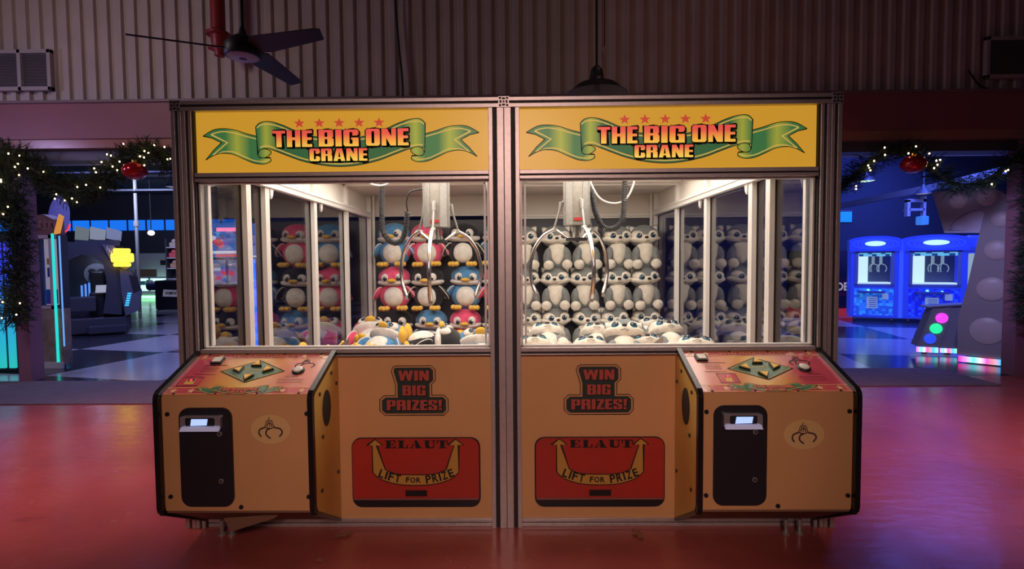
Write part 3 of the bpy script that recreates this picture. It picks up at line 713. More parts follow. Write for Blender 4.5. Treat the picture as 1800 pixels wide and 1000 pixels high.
    for k in range(4):
        for v in (.018, .975):
            c = U(.08+.28*k, v); N().lathe([(.008, 0), (.007, .003), (0, .004)], M=MS @ Matrix.Translation((c[0], c[1], .001)), seg=8).build('panel_screw', BLACK, con)
    # service door, reader, emblem
    b0, b1 = (-1.764, -1.476) if s < 0 else (1.118, 1.402)
    M = front(2.722)
    sd = N().prism(rrect(b0, b1, .312, .856, .055), 0, .010, M).build('service_door', mat('black_door', (.022, .02, .028), .4), con)
    for z in (.715, .455):
        xk = b1-.065; mb = N(); mb.m(0).lathe([(.013, .010), (.013, .016), (.007, .017)], M=front(2.722) @ Matrix.Translation((xk, z, 0)), seg=14); mb.m(1).lathe([(.007, .017), (0, .016)], M=front(2.722) @ Matrix.Translation((xk, z, 0)), seg=10)
        mb.build('lock', [STEEL, BLACK], con)
    r0, r1 = (b0+.020, b0+.238) if s < 0 else (b0+.046, b0+.250)
    mb = N()
    mb.m(0).prism(rrect(r0, r1, .738, .818, .016), .009, .030, M)
    mb.m(3).prism([(r0+.004, .738), (r1-.004, .738), (r1-.012, .760), (r0+.012, .760)], .030, .045, M)
    mb.m(1).prism(rrect(r0+.03, r1-.03, .764, .808, .008), .030, .032, M)
    sc0 = r0+.058
    mb.m(2).prism([(sc0, .766), (sc0+.088, .768), (sc0+.094, .802), (sc0+.006, .802)], .032, .034, M)
    mb.build('card_reader', [mat('silver_bezel', (.80, .80, .88), .16, .75), BLACK, SCREEN, mat('lit_reader_lip', (.6, .6, .7), .3, emit=.20, ecol=(.62, .64, 1.0))], con)
    e0 = -1.270 if s < 0 else 1.602; ez_ = .735 if s < 0 else .695
    mb = N(); mb.m(0).disc((e0, ez_), .108, .080, .001, M, 40); mb.m(1); claw_emblem(mb, e0-.005, ez_+.01, .115, .002, M)
    mb.build('claw_emblem', [mat('pale_oval_print', (.84, .58, .25), .42), mat('faded_ink', (.09, .05, .05), .5)], con)
    if s < 0:
        N().prism([(-1.62, .175), (-1.585, .095), (-1.33, .175), (-1.29, .20)], -.006, .006, front(2.86)).build('torn_flap', mat('torn_board', (.25, .13, .08), .7), con)
    # feet
    for xf in ((-1.72, -1.66) if s < 0 else (1.66, 1.74)):
        mb = N(); mb.cyl((xf, 3.0, 0), (xf, 3.0, .012), .022, seg=14); mb.cyl((xf, 3.0, .01), (xf, 3.0, .09), .012, seg=10); mb.build('levelling_foot', STEEL, con)
    # -- claw
    cx, cy, cz = (-.633, 4.5, 1.937) if s < 0 else (.592, 4.5, 1.945)
    mb = N(); R_ = .112
    octo = [(R_*math.cos(math.radians(22.5+45*k)), R_*math.sin(math.radians(22.5+45*k))) for k in range(8)]
    MV = Matrix.Translation((cx, cy, 0))
    mb.m(0).prism(octo, cz, 2.42, MV)
    for k in range(8):
        a_ = math.radians(22.5+45*k); mb.box(-.008, .008, -.004, .004, cz+.003, 2.415, M=MV @ Matrix.Rotation(a_, 4, 'Z') @ Matrix.Translation((R_, 0, 0)))
    mb.m(1).box(cx-.035, cx+.035, cy-R_-.001, cy-R_+.004, cz+.035, cz+.06)
    mb.m(0).box(cx-.035, cx+.035, cy-.035, cy+.035, 2.42, 2.56); mb.m(2).box(cx-.03, cx+.03, cy-R_, cy-R_+.012, 2.40, 2.43)
    claw = mb.build('claw', [STEEL, mat('red_warning_label', (.60, .05, .05), .4), BLACK], root)
    mb = N(); mb.m(0).cyl((cx, cy, cz-.15), (cx, cy, cz+.01), .022, seg=14); mb.cyl((cx+.03, cy, cz-.13), (cx+.03, cy, cz+.01), .006); mb.cyl((cx-.03, cy, cz-.13), (cx-.03, cy, cz+.01), .006)
    mb.m(1).cyl((cx, cy, cz-.135), (cx, cy, cz-.110), .095, seg=24)
    mb.build('spreader_plate', [CHROME, BLACK], claw)
    ga = 0 if s < 0 else 12
    for k in range(3):
        an = math.radians(-90+120*k+ga); d = Vector((math.cos(an), math.sin(an), 0)); c = Vector((cx, cy, cz))
        P_ = lambda r, z: c+d*r+Vector((0, 0, z))
        mb = N()
        mb.m(0).cyl(P_(.115, .215), P_(.135, .19), .012, seg=8); mb.cyl(P_(.135, .21), P_(.15, .13), .018, .014, seg=8); mb.cyl(P_(.15, .14), P_(.205, -.03), .009, seg=8)
        mb.m(1).cyl(P_(.21, -.02), P_(.07, -.115), .013, seg=10)
        mb.m(0).cyl(P_(.19, -.03)-d.cross(Vector((0, 0, 1)))*.02, P_(.19, -.03)+d.cross(Vector((0, 0, 1)))*.02, .016, seg=10)
        mb.m(1).tube(bez([P_(.205, -.03), P_(.30, -.085), P_(.385, -.20), P_(.425, -.36), P_(.41, -.50), P_(.37, -.61)], 6), [.017]*25+[.018]*2+[.021]*4, 10)
        mb.m(0).box(-.018, .018, -.006, .006, -.03, .03, .004, M=Matrix.Translation(P_(.368, -.615)) @ Matrix.Rotation(an+PI/2, 4, 'Z'))
        mb.build('claw_arm', [STEEL, CHROME], claw, 'auto')
    # coiled cable and hoses
    if s < 0:
        path = bez([(-1.13, 4.6, 2.46), (-1.135, 4.6, 2.30), (-1.14, 4.6, 2.05), (-1.125, 4.6, 1.90), (-1.05, 4.6, 1.815), (-.965, 4.58, 1.83), (-.92, 4.56, 1.93), (-.895, 4.54, 2.08)], 60)
        tail = bez([(-.895, 4.54, 2.08), (-.90, 4.52, 2.17), (-.86, 4.5, 2.25), (-.75, 4.5, 2.275)], 8)
        hose = [bez([(-1.27, 4.5, 2.46), (-1.22, 4.5, 2.335), (-1.10, 4.5, 2.31), (-.98, 4.5, 2.37), (-.93, 4.5, 2.46)], 8), bez([(-.20, 4.6, 2.46), (-.19, 4.6, 2.30), (-.17, 4.6, 2.18), (-.10, 4.6, 2.05)], 8)]
    else:
        path = bez([(1.03, 4.6, 2.46), (1.03, 4.6, 2.30), (1.02, 4.6, 2.05), (.99, 4.6, 1.96), (.91, 4.6, 1.915), (.83, 4.58, 1.94), (.77, 4.56, 2.05), (.74, 4.54, 2.18), (.715, 4.52, 2.26)], 60)
        tail = bez([(.715, 4.52, 2.26), (.70, 4.5, 2.265)], 4)
        hose = [bez([(.72, 4.7, 2.46), (.75, 4.7, 2.33), (.83, 4.7, 2.20), (.95, 4.7, 2.155), (1.06, 4.7, 2.19), (1.13, 4.7, 2.32), (1.15, 4.7, 2.46)], 8), bez([(.105, 4.4, 2.46), (.10, 4.4, 2.2), (.05, 4.4, 2.0)], 8)]
    helix = []; acc = 0.0
    for i, p in enumerate(path):
        p = Vector(p); t = (Vector(path[min(i+1, len(path)-1)])-Vector(path[max(i-1, 0)])).normalized()
        if i: acc += (p-Vector(path[i-1])).length
        u = Vector((0, 1, 0)); v = t.cross(u).normalized(); a_ = 2*PI*acc/.0145
        helix.append((p, u, v, a_))
    pts = []
    for i in range(len(helix)-1):
        (p, u, v, a0), (p2, _, v2, a1) = helix[i], helix[i+1]; k = max(1, int((a1-a0)/.75))
        for j in range(k):
            t = j/k; a_ = a0+(a1-a0)*t; pp = p.lerp(p2, t); vv = v.lerp(v2, t); pts.append(pp+(u*math.cos(a_)+vv*math.sin(a_))*.022)
    mb = N(); mb.tube(pts, .0058, 5); mb.tube(tail, .007, 6); mb.build('coiled_cable', CABLE, root, True)
    for h in hose: N().tube(h, .009, 8).build('air_hose', WCABLE, root, True)
    # small chute corner
    xk = -1.36 if s < 0 else 1.20
    N().prism([(-.11, 0), (.05, 0), (.05, .12)], -.006, .006, front(4.15) @ Matrix.Translation((xk, .90, 0)) ).build('chute_corner', STEEL, root)
    N().box(xk+.02, xk+.05, 4.14, 4.16, PF, .92).build('chute_post', STEEL, root)
    return root
PF = 0.49
M1 = machine(-1, 'crane_machine', 'left yellow crane machine, with plush penguins behind its window')
M2 = machine(1, 'crane_machine', 'right yellow crane machine, with grey plush huskies behind its window')

# ------------------------------------------------------------------ plush toys
def fur(name, col): return mat(name, col, 0.95, vary=0.16, vscale=14, bump=0.55, bscale=70, sheen=0.25, spec=0.15)
F_BLK = fur('black_plush', (.022, .022, .026)); F_BLU = fur('blue_plush', (.095, .28, .53)); F_PNK = fur('pink_plush', (.80, .10, .22))
F_WHT = fur('white_plush', (.80, .76, .70)); F_YEL = fur('yellow_plush', (.86, .53, .08)); F_GRY = fur('grey_plush', (.235, .25, .25)); F_CRM = fur('cream_plush', (.86, .79, .68))
EYE = mat('glossy_black_eye', (.012, .016, .024), 0.08, spec=0.8); IRIS = mat('blue_iris', (.04, .17, .28), 0.1); GLINT = mat('white_eye_glint', (.9, .9, .9), .3); EYEB = mat('deep_blue_iris', (.02, .06, .12), 0.1)
NOSE = mat('black_plush_nose', (.02, .015, .016), 0.5); TAGW = mat('white_fabric_tag', (.85, .83, .80), .6)
EUL = lambda x, y, z: (Matrix.Rotation(z, 3, 'Z') @ Matrix.Rotation(y, 3, 'Y') @ Matrix.Rotation(x, 3, 'X'))

def make_penguin(fm):
    t = bpy.data.objects.new('plush_penguin', None); COL.objects.link(t)
    def body(q):
        k = 1-.16*max(q.z, 0); return (q.x*k, q.y*k, q.z)
    MB().ell((0, .02, .185), (.196, .150, .190), 24, 16, fn=body).build('body', fm, t, True)
    def head(q):
        k = 1+.08*max(-q.z, 0)+.06*(1-abs(q.z)); return (q.x*k, q.y*k, q.z)
    MB().ell((0, .01, .416), (.190, .150, .134), 24, 16, fn=head).build('head', fm, t, True)
    def muz(q): return (q.x, q.y, q.z*(.80+.25*q.x*q.x)+.10*q.x*q.x)
    MB().ell((0, -.008, .345), (.210, .158, .056), 28, 12, fn=muz).build('muzzle', F_WHT, t, True)
    MB().ell((0, -.055, .170), (.132, .098, .132), 24, 14).build('belly', F_WHT, t, True)
    MB().ell((0, -.176, .376), (.056, .044, .025), 18, 10, fn=lambda q: (q.x, q.y, q.z-.12*q.x*q.x)).build('beak', F_YEL, t, True)
    for sx in (-1, 1):
        MB().ell((sx*.093, -.132, .412), (.051, .030, .052), 18, 12, EUL(-.22, 0, sx*.55)).build('eye_patch', F_WHT, t, True)
        mb = MB(); mb.m(0).ell((sx*.084, -.158, .402), (.031, .015, .031), 16, 10, EUL(-.2, 0, sx*.5)); mb.m(1).ell((sx*.084+.012, -.172, .413), (.007, .004, .007), 8, 6); mb.m(2).ell((sx*.084-.004, -.1635, .392), (.017, .0115, .013), 10, 8, EUL(-.2, 0, sx*.5))
        mb.build('eye', [EYE, GLINT, EYEB], t, True)
        mb = MB(); R_ = EUL(0, sx*-.62, sx*.55)
        mb.m(0).ell((sx*.214, -.030, .215), (.032, .060, .104), 16, 12, R_); mb.m(1).ell((sx*.209, -.033, .212), (.012, .065, .108), 16, 12, R_)
        mb.build('flipper', [fm, F_WHT], t, True)
        mb = MB()
        for dx, dy in ((-.038, -.012), (0, -.034), (.038, -.012)): mb.ell((sx*.112+dx, -.130+dy, .030), (.033, .066, .032), 12, 8)
        mb.build('foot', F_YEL, t, True)
    reg(t); return t

def make_husky():
    t = bpy.data.objects.new('plush_husky', None); COL.objects.link(t)
    MB().ell((0, .02, .175), (.140, .128, .190), 22, 14, fn=lambda q: (q.x*(1-.15*q.z), q.y, q.z)).build('body', F_GRY, t, True)
    def head(q):
        k = 1+.16*max(-q.z, 0); return (q.x*k, q.y*k, q.z)
    MB().ell((0, .015, .410), (.180, .145, .138), 24, 16, fn=head).build('head', F_GRY, t, True)
    mb = MB()
    for sx in (-1, 1): mb.ell((sx*.080, -.040, .418), (.088, .104, .064), 20, 12)
    mb.ell((0, -.022, .374), (.198, .137, .076), 26, 12, fn=lambda q: (q.x, q.y, q.z*(1-.35*abs(q.x)))); mb.ell((0, -.110, .368), (.062, .058, .042), 16, 10)
    mb.build('face_mask', F_CRM, t, True)
    for sx in (-1, 1):
        mb = MB(); R_ = EUL(-.12, 0, sx*.45)
        mb.m(0).ell((sx*.084, -.134, .408), (.037, .022, .035), 18, 10, R_); mb.m(1).ell((sx*.082, -.1385, .409), (.0325, .0200, .0315), 14, 8, R_); mb.m(2).ell((sx*.082+.010, -.1580, .421), (.007, .004, .006), 8, 6)
        mb.build('eye', [IRIS, EYE, GLINT], t, True)
        mb = MB(); R_ = EUL(-.15, sx*.75, sx*-.25)
        mb.m(0).ell((sx*.140, .02, .500), (.048, .020, .054), 14, 10, R_, fn=lambda q: (q.x*(1-.5*max(q.z, 0)), q.y, q.z)); mb.m(1).ell((sx*.139, .008, .497), (.036, .017, .042), 14, 10, R_, fn=lambda q: (q.x*(1-.5*max(q.z, 0)), q.y, q.z))
        mb.build('ear', [F_GRY, F_CRM], t, True)
        MB().ell((sx*.118, -.045, .165), (.056, .080, .118), 16, 12, EUL(.35, sx*-.18, 0)).build('arm', F_GRY, t, True)
        mb = MB(); mb.ell((sx*.114, -.122, .060), (.064, .066, .060), 16, 12); mb.ell((sx*.112, -.150, .075), (.052, .045, .045), 12, 8); mb.build('paw', F_CRM, t, True)
    MB().ell((0, -.165, .386), (.024, .016, .017), 14, 8).build('nose', NOSE, t, True)
    MB().tube(bez([(-.035, -.160, .338), (-.015, -.168, .333), (0, -.170, .345), (.015, -.168, .333), (.035, -.160, .338)], 3), .0022, 5).build('mouth', NOSE, t, True)
    MB().ell((0, -.045, .200), (.100, .092, .150), 20, 12, fn=lambda q: (q.x*(1+.35*q.z), q.y, q.z)).build('chest', F_CRM, t, True)
    reg(t); return t

PROTO = {'black': make_penguin(F_BLK), 'blue': make_penguin(F_BLU), 'pink': make_penguin(F_PNK), 'husky': make_husky()}
USED = set()
def plush(kind, loc, rot, label, group, sc=1.0):
    base = PROTO[kind]
    o = base if kind not in USED else dup(base)
    USED.add(kind); o.location = loc; o.rotation_mode = 'XYZ'; o.rotation_euler = rot; o.scale = (sc,)*3
    return tag(o, label, 'plush toy', group)
rnd = random.Random(5)
PX = [-1.49, -1.05, -.60, -.175]
rows = (('bottom', PF, ('black', 'blue', 'pink', 'black')), ('middle', PF+.545, ('pink', 'black', 'blue', 'pink')), ('top', PF+1.09, ('blue', 'pink', 'black', 'blue')))
POSN = ('beside the left wall of the cabinet', 'second from the left wall', 'third from the left wall', 'half behind the middle post')
for rn, z, cols in rows:
    for i, (x, c) in enumerate(zip(PX, cols)):
        plush(c, (x+rnd.uniform(-.012, .012), 6.48+rnd.uniform(-.015, .015), z+.004), (rnd.uniform(-.02, .02), rnd.uniform(-.03, .03), rnd.uniform(-.12, .12)),
              '%s plush penguin sitting in the %s row, %s' % (c, rn, POSN[i]), 'plush penguins stacked against the back')
HX = [.175, .555, .935, 1.305, 1.665]
HP = ('left of the row, beside the middle post', 'fourth from the right wall', 'third from the right wall', 'second from the right wall', 'beside the right wall of the cabinet')
for k, rn in enumerate(('bottom', 'middle', 'top')):
    for i, x in enumerate(HX):
        plush('husky', (x+rnd.uniform(-.02, .02), 6.46-.012*k+rnd.uniform(-.015, .015), PF+.506*k+.03), (rnd.uniform(-.03, .02), rnd.uniform(-.05, .05), rnd.uniform(-.16, .16)),
              'grey plush husky sitting in the %s row, %s' % (rn, HP[i]), 'plush huskies stacked against the back')
# loose penguins lying on the playfield
B_ = -PI/2
GP = 'loose plush penguins lying on the playfield'
for kind, loc, rot, lab in (
    ('black', (-.98, 4.70, .83), (B_+.12, 0, B_), 'black plush penguin lying on its back on top of the pile, head to the right'),
    ('pink', (-1.26, 4.42, .69), (B_+.10, 0, B_+.1), 'pink plush penguin lying on its back under the feet of the black one'),
    ('blue', (-1.40, 5.05, 0.64), (-1.0, 0, -.35), 'blue plush penguin leaning back behind the feet of the lying black one'),
    ('blue', (-.20, 4.45, 0.66), (-1.05, .1, .45), 'blue plush penguin leaning back next to the middle post'),
    ('black', (-1.52, 4.50, .70), (B_, 0, PI*.42), 'black plush penguin lying on its back by the left wall, near the chute'),
    ('pink', (-.50, 5.30, 0.66), (B_, 0, .2), 'pink plush penguin lying on its back behind the big black one'),
    ('pink', (-1.55, 5.60, 0.66), (-1.1, 0, .3), 'pink plush penguin leaning back in the back left corner'),
):
    plush(kind, loc, rot, lab, GP)
GH = 'loose plush huskies lying on the playfield'
for x, y, z, th, rz, lab in (
    (.40, 4.98, .63, -1.12, .10, 'grey plush husky lying face up at the back of the pile, left of centre'),
    (.26, 4.42, .60, -1.20, .12, 'grey plush husky lying face up nearest the middle post'),
    (.82, 5.02, .60, -1.05, -.28, 'grey plush husky lying face up with turned head, second in the back of the pile'),
    (.72, 4.45, .58, -1.20, -.10, 'grey plush husky lying face up in the front of the pile, left of centre'),
    (1.02, 4.52, .60, -.72, -.16, 'grey plush husky propped up in the pile with wide blue eyes showing'),
    (1.26, 5.02, .63, -1.15, .05, 'grey plush husky lying face up at the back of the pile, right of centre'),
    (1.32, 4.40, .58, -1.10, .25, 'grey plush husky lying face up in the front row, right of centre'),
    (1.60, 4.80, .62, -.95, .22, 'grey plush husky leaning back beside the right wall'),
    (1.58, 4.20, .60, -1.15, -.2, 'grey plush husky lying face up near the right front corner'),
    (1.62, 5.45, .60, -1.05, .1, 'grey plush husky lying face up in the back right corner'),
):
    plush('husky', (x, y, z+.05), (th, 0, rz), lab, GH)

# ------------------------------------------------------------------ things on and in front of the wall
GRILLE = mat('painted_grille', (0.42, 0.38, 0.38), 0.5); GRDK = mat('grille_shadow', (0.05, 0.045, 0.05), 0.7)
def vent(x0, x1, mull, label):
    o = (x0+x1)/2, WY-.05, 4.3
    t = thing('vent_grille', label, 'vent', (o[0], WY-.05, 4.02))
    oo = t.location
    mb = MB(oo); mb.box(x0, x1, WY-.10, WY-.04, 4.02, 4.07, .004); mb.box(x0, x1, WY-.10, WY-.04, 4.52, 4.57, .004)
    for x in [x0, x1-.05]+mull: mb.box(x, x+.05, WY-.10, WY-.04, 4.02, 4.57, .004)
    mb.build('frame', GRILLE, t)
    MB(oo).box(x0+.02, x1-.02, WY-.05, WY-.045, 4.05, 4.54).build('backing', GRDK, t)
    mb = MB(oo); n = 22
    for k in range(n):
        z = 4.075+k*(.44/n); mb.raw([(x0+.04, WY-.095, z), (x1-.04, WY-.095, z), (x1-.04, WY-.055, z+.016), (x0+.04, WY-.055, z+.016), (x0+.04, WY-.095, z-.004), (x1-.04, WY-.095, z-.004), (x1-.04, WY-.055, z+.012), (x0+.04, WY-.055, z+.012)], [(0, 1, 2, 3), (7, 6, 5, 4), (0, 4, 5, 1), (2, 6, 7, 3)])
    mb.build('louvres', GRILLE, t)
vent(-7.5, -6.26, [-6.72], 'louvred metal air vent on the ribbed wall at the far left')
vent(6.32, 7.5, [], 'louvred metal air vent on the ribbed wall at the far right')

t = thing('red_pipe', 'red painted pipe with a flange hanging down in front of the ribbed wall', 'pipe', (-3.80, 6.75, 4.3))
o = t.location; RPAINT = mat('red_pipe_paint', (.30, .03, .035), .4, vary=.1)
MB(o).cyl((-3.80, 6.75, 4.64), (-3.80, 6.75, 5.4), .088, seg=20).build('pipe', RPAINT, t, 'auto')
MB(o).lathe([(.09, 4.60), (.145, 4.60), (.145, 4.635), (.10, 4.655), (.09, 4.68)], (-3.80, 6.75, 0), 20).build('flange', RPAINT, t, 'auto')
MB(o).lathe([(.10, 4.61), (.10, 4.52), (.085, 4.44), (.065, 4.40), (.06, 4.34), (0, 4.33)], (-3.79, 6.75, 0), 18).cyl((-3.90, 6.70, 4.44), (-3.80, 6.72, 4.40), .03, seg=10).build('valve', RPAINT, t, 'auto')

FANB = mat('dark_fan_metal', (.035, .035, .04), .45); 
t = thing('ceiling_fan', 'dark three-bladed ceiling fan hanging in front of the ribbed wall', 'fan', (-2.223, 4.36, 3.36)); o = t.location
cx, cy = o.x, o.y
MB(o).cyl((cx, cy, 3.55), (cx, cy, 5.4), .016, seg=10).lathe([(.016, 3.62), (.035, 3.56), (.04, 3.53)], (cx, cy, 0), 14).build('down_rod', FANB, t, 'auto')
MB(o).lathe([(0, 3.545), (.06, 3.54), (.115, 3.50), (.14, 3.46), (.143, 3.385), (.135, 3.37), (.10, 3.365)], (cx, cy, 0), 28).build('motor_housing', FANB, t, 'auto')
MB(o).lathe([(.132, 3.374), (.11, 3.362), (.05, 3.355), (.03, 3.355)], (cx, cy, 0), 28).m(1).lathe([(.03, 3.354), (.02, 3.350), (0, 3.350)], (cx, cy, 0), 14).build('bottom_cap', [mat('pale_fan_cap', (.45, .45, .50), .4), FANB], t, 'auto')
for a in (83, 203, 340):
    A = math.radians(a); MF = Matrix.Translation((cx, cy, 3.43)) @ Matrix.Rotation(A, 4, 'Z') @ Matrix.Rotation(math.radians(-19), 4, 'X')
    mb = MB(o); mb.prism([(.10, -.06), (.20, -.115), (.78, -.062), (.84, -.045), (.80, .055), (.25, .075), (.10, .05)], -.006, .006, MF)
    mb.build('blade', FANB, t)

t = thing('pendant_lamp', 'dark barn-shade pendant lamp, unlit, behind the top of the right crane machine', 'lamp', (.722, 4.2, 2.93)); o = t.location
cx, cy = o.x, o.y; SHD = mat('dark_shade_enamel', (.028, .026, .03), .35); 
MB(o).cyl((cx, cy, 3.19), (cx, cy, 5.4), .010, seg=8).build('stem', SHD, t)
MB(o).lathe([(0, 3.205), (.02, 3.20), (.045, 3.17), (.055, 3.12), (.058, 3.07), (.10, 3.065), (.16, 3.045), (.195, 3.015), (.215, 2.99), (.245, 2.975)], (cx, cy, 0), 32).build('lamp_shade', SHD, t, True)
MB(o).lathe([(.243, 2.974), (.212, 2.985), (.16, 3.02), (.08, 3.05), (0, 3.055)], (cx, cy, 0), 32).build('reflector', mat('pale_reflector', (.35, .34, .36), .25), t, True)
MB(o).lathe([(.0, 2.955), (.03, 2.965), (.038, 2.99), (.025, 3.03), (.02, 3.05)], (cx, cy, 0), 16).build('bulb', mat('unlit_bulb', (.4, .4, .42), .15), t, True)

tag(MB((-1.5, 6.98, 3.86)).tube(bez([(-1.54, 6.98, 5.4), (-1.535, 6.98, 5.0), (-1.50, 6.98, 4.5), (-1.465, 6.98, 4.1), (-1.46, 6.985, 3.86)], 5), .018, 8).build('hanging_cable', CABLE, None, True), 'black cable hanging down the ribbed wall above the left crane machine', 'cable')
tag(MB((6.2, 7.02, 3.9)).tube(bez([(6.10, 7.03, 4.14), (6.16, 7.03, 4.06), (6.24, 7.03, 3.96), (6.34, 7.03, 3.90), (6.42, 7.03, 3.88)], 5), .012, 8).build('wall_cable', CABLE, None, True), 'short dark cable curling below the right-hand air vent', 'cable')
t = thing('ceiling_hook', 'small metal hook with a thin chain beside the pendant lamp', 'hook', (1.24, 6.9, 4.15)); o = t.location
MB(o).cyl((1.24, 6.9, 4.45), (1.24, 6.9, 5.4), .006, seg=6).build('wire', FANB, t)
MB(o).tube([(1.24+.025*math.cos(a*PI/6), 6.9, 4.43+.035*math.sin(a*PI/6)) for a in range(12)], .007, 6, closed=True).build('ring', STEEL, t, True)
MB(o).cyl((1.24, 6.9, 4.17), (1.24, 6.9, 4.40), .004, seg=6).build('chain', STEEL, t)

# garlands
PINE = mat('pine_needles', (.020, .045, .022), .7, vary=.35, vscale=20); BULB = mat('warm_fairy_light', (1, .8, .5), .4, emit=16, ecol=(1.0, .62, .28))
def garland(path, dens, bulbs, label, seed, rad=.15):
    rr = random.Random(seed); P = [Vector(p) for p in path]; org = P[0].copy(); org.z = min(p.z for p in P)
    t = thing('garland', label, 'garland', org)
    mb = MB(org); S_ = []
    for a, b in zip(P, P[1:]):
        n = max(1, int((b-a).length*dens))
        for k in range(n): S_.append(a.lerp(b, (k+rr.random())/n))
    for c in S_:
        d = Vector((rr.gauss(0, 1), rr.gauss(0, .8), rr.gauss(0, 1))).normalized(); L = rad*rr.uniform(.55, 1.15)
        base = c+d*rad*.10; tip = c+d*L
        for j in range(7):
            e = (d+Vector((rr.gauss(0, .55), rr.gauss(0, .55), rr.gauss(0, .55)))).normalized()
            q = base.lerp(tip, .25+.15*j); u = e.orthogonal().normalized()*.006
            tp = q+e*rad*.42
            mb.raw([q-u, q+u, tp], [(0, 1, 2)])
    mb.tube(P, .03, 6); mb.build('foliage', PINE, t)
    b0 = None
    for k in range(bulbs):
        c = P[0] if not S_ else rr.choice(S_); d = Vector((rr.gauss(0, .7), -abs(rr.gauss(.8, .4)), rr.gauss(0, .7))).normalized()
        q = c+d*rad*rr.uniform(.8, 1.1)
        if b0 is None:
            b0 = MB().ell((0, 0, 0), (.0085, .0085, .011), 8, 6).build('fairy_light', BULB, t, True); bb = b0
        else: bb = b0.copy(); COL.objects.link(bb); bb.parent = t
        bb.location = q-org
    return t
GY = 6.88
garland(bez([(-6.78, GY, .85), (-6.80, GY, 1.3), (-6.72, GY, 1.9), (-6.76, GY, 2.5), (-6.80, GY, 2.95)], 5), 420, 18, 'dark green garland with fairy lights wound down the left doorway post', 3, .21)
garland(bez([(-7.1, GY-.05, 3.08), (-6.78, GY-.05, 3.12), (-6.50, GY, 2.98), (-6.15, GY, 2.70), (-5.88, GY, 2.64), (-5.55, GY, 2.70), (-5.30, GY, 2.95), (-5.05, GY, 3.08), (-4.80, GY, 3.12), (-4.55, GY, 2.98), (-4.3, GY, 2.85)], 5), 420, 40, 'dark green garland with fairy lights swagged across the top of the left opening', 4, .19)
garland(bez([(4.35, GY, 2.55), (4.55, GY, 2.75), (4.80, GY, 2.95), (5.10, GY, 3.06), (5.40, GY, 2.95), (5.65, GY, 2.72), (5.90, GY, 2.60), (6.20, GY, 2.62), (6.50, GY, 2.82), (6.72, GY, 3.02), (7.0, GY, 3.1)], 5), 420, 20, 'dark green garland with fairy lights swagged across the top of the right opening', 6, .17)
garland(bez([(6.90, GY, 2.85), (6.86, GY, 2.3), (6.92, GY, 1.8), (6.86, GY, 1.3), (6.92, GY, .8)], 5), 420, 22, 'dark green garland with fairy lights wound down the right doorway post', 8, .18)
def ornament(x, z, label):
    t = thing('christmas_ball', label, 'ornament', (x, GY-.13, z))
    o = t.location
    MB(o).ell((x, GY-.13, z), (.145, .145, .115), 24, 16).build('ball', mat('shiny_red_ball', (.50, .012, .022), .18, .35, coat=.5), t, True)
    MB(o).cyl((x, GY-.13, z+.11), (x, GY-.13, z+.14), .03, seg=10).build('cap', mat('gold_cap', (.6, .4, .1), .3, .9), t, 'auto')
ornament(-4.97, 2.87, 'shiny red bauble hanging from the left garland')
ornament(5.20, 2.85, 'red bauble hanging in the shade of the right garland')

# litter on the floor
for i, (x, y, a, lab) in enumerate(((-.98, 2.98, .4, 'dry brown leaf on the floor beside the left control console'), (.78, 2.98, 1.9, 'dry brown leaf on the floor under the right prize door'), (-1.02, 2.72, 2.6, 'small pale leaf scrap on the red floor in front of the left console'))):
    mb = MB((x, y, 0)); MR = Matrix.Translation((x, y, .004)) @ Matrix.Rotation(a, 4, 'Z')
    pts = [(-.05, 0), (-.03, .022), (0, .016), (.015, .034), (.03, .014), (.055, .004), (.03, -.014), (.012, -.03), (-.005, -.014), (-.03, -.020)]
    k = 1.0 if i < 2 else .45
    mb.raw([MR @ Vector((px*k, py*k, .010+.012*math.sin(9*px+4*py))) for px, py in pts]+[MR @ Vector((px*k, py*k, .004)) for px, py in pts], [tuple(range(10)), tuple(range(19, 9, -1))]+[(j, (j+10), 10+(j+1) % 10, (j+1) % 10) for j in range(10)])
    tag(mb.build('dry_leaf', mat('dry_leaf_brown', (.30, .13, .07), .8)), lab, 'leaf')

# ------------------------------------------------------------------ the arcade behind, left side
DK = mat('charcoal_cabinet', (.045, .047, .06), .45); DK2 = mat('slate_cabinet', (.10, .105, .13), .45); 
def em(name, c, k, base=None): return mat(name, base or tuple(q*.3 for q in c), .4, emit=k, ecol=c)
TEAL = em('teal_neon', (.02, .60, .55), 1.2); LBLUE = em('pale_blue_neon', (.15, .40, .9), 1.0); DBLUE = em('deep_blue_neon', (.02, .12, 1.0), 5.0); PINKN = em('pink_neon', (1.0, .10, .35), 2.0)
# neon cabinet cut by the left edge
t = thing('neon_cabinet', 'cabinet with blue to teal light bars at the far left edge of the view', 'arcade cabinet', (-7.9, 8.0, 0)); o = t.location
MB(o).box(-8.4, -7.66, 7.75, 8.6, 0, 2.1, .02).build('body', DK, t)
NG = gradmat('blue_to_teal_bar', 'Z', 0, 2.0, [(0, (.02, .45, .38)), (.4, (.02, .30, .55)), (.8, (.03, .06, .8)), (1, (.05, .05, .6))], .4, 1.1)
for x in (-8.10, -7.92, -7.76): MB(o).box(x, x+.10, 7.71, 7.75, .06, 2.0, .01).build('light_bar', NG, t)
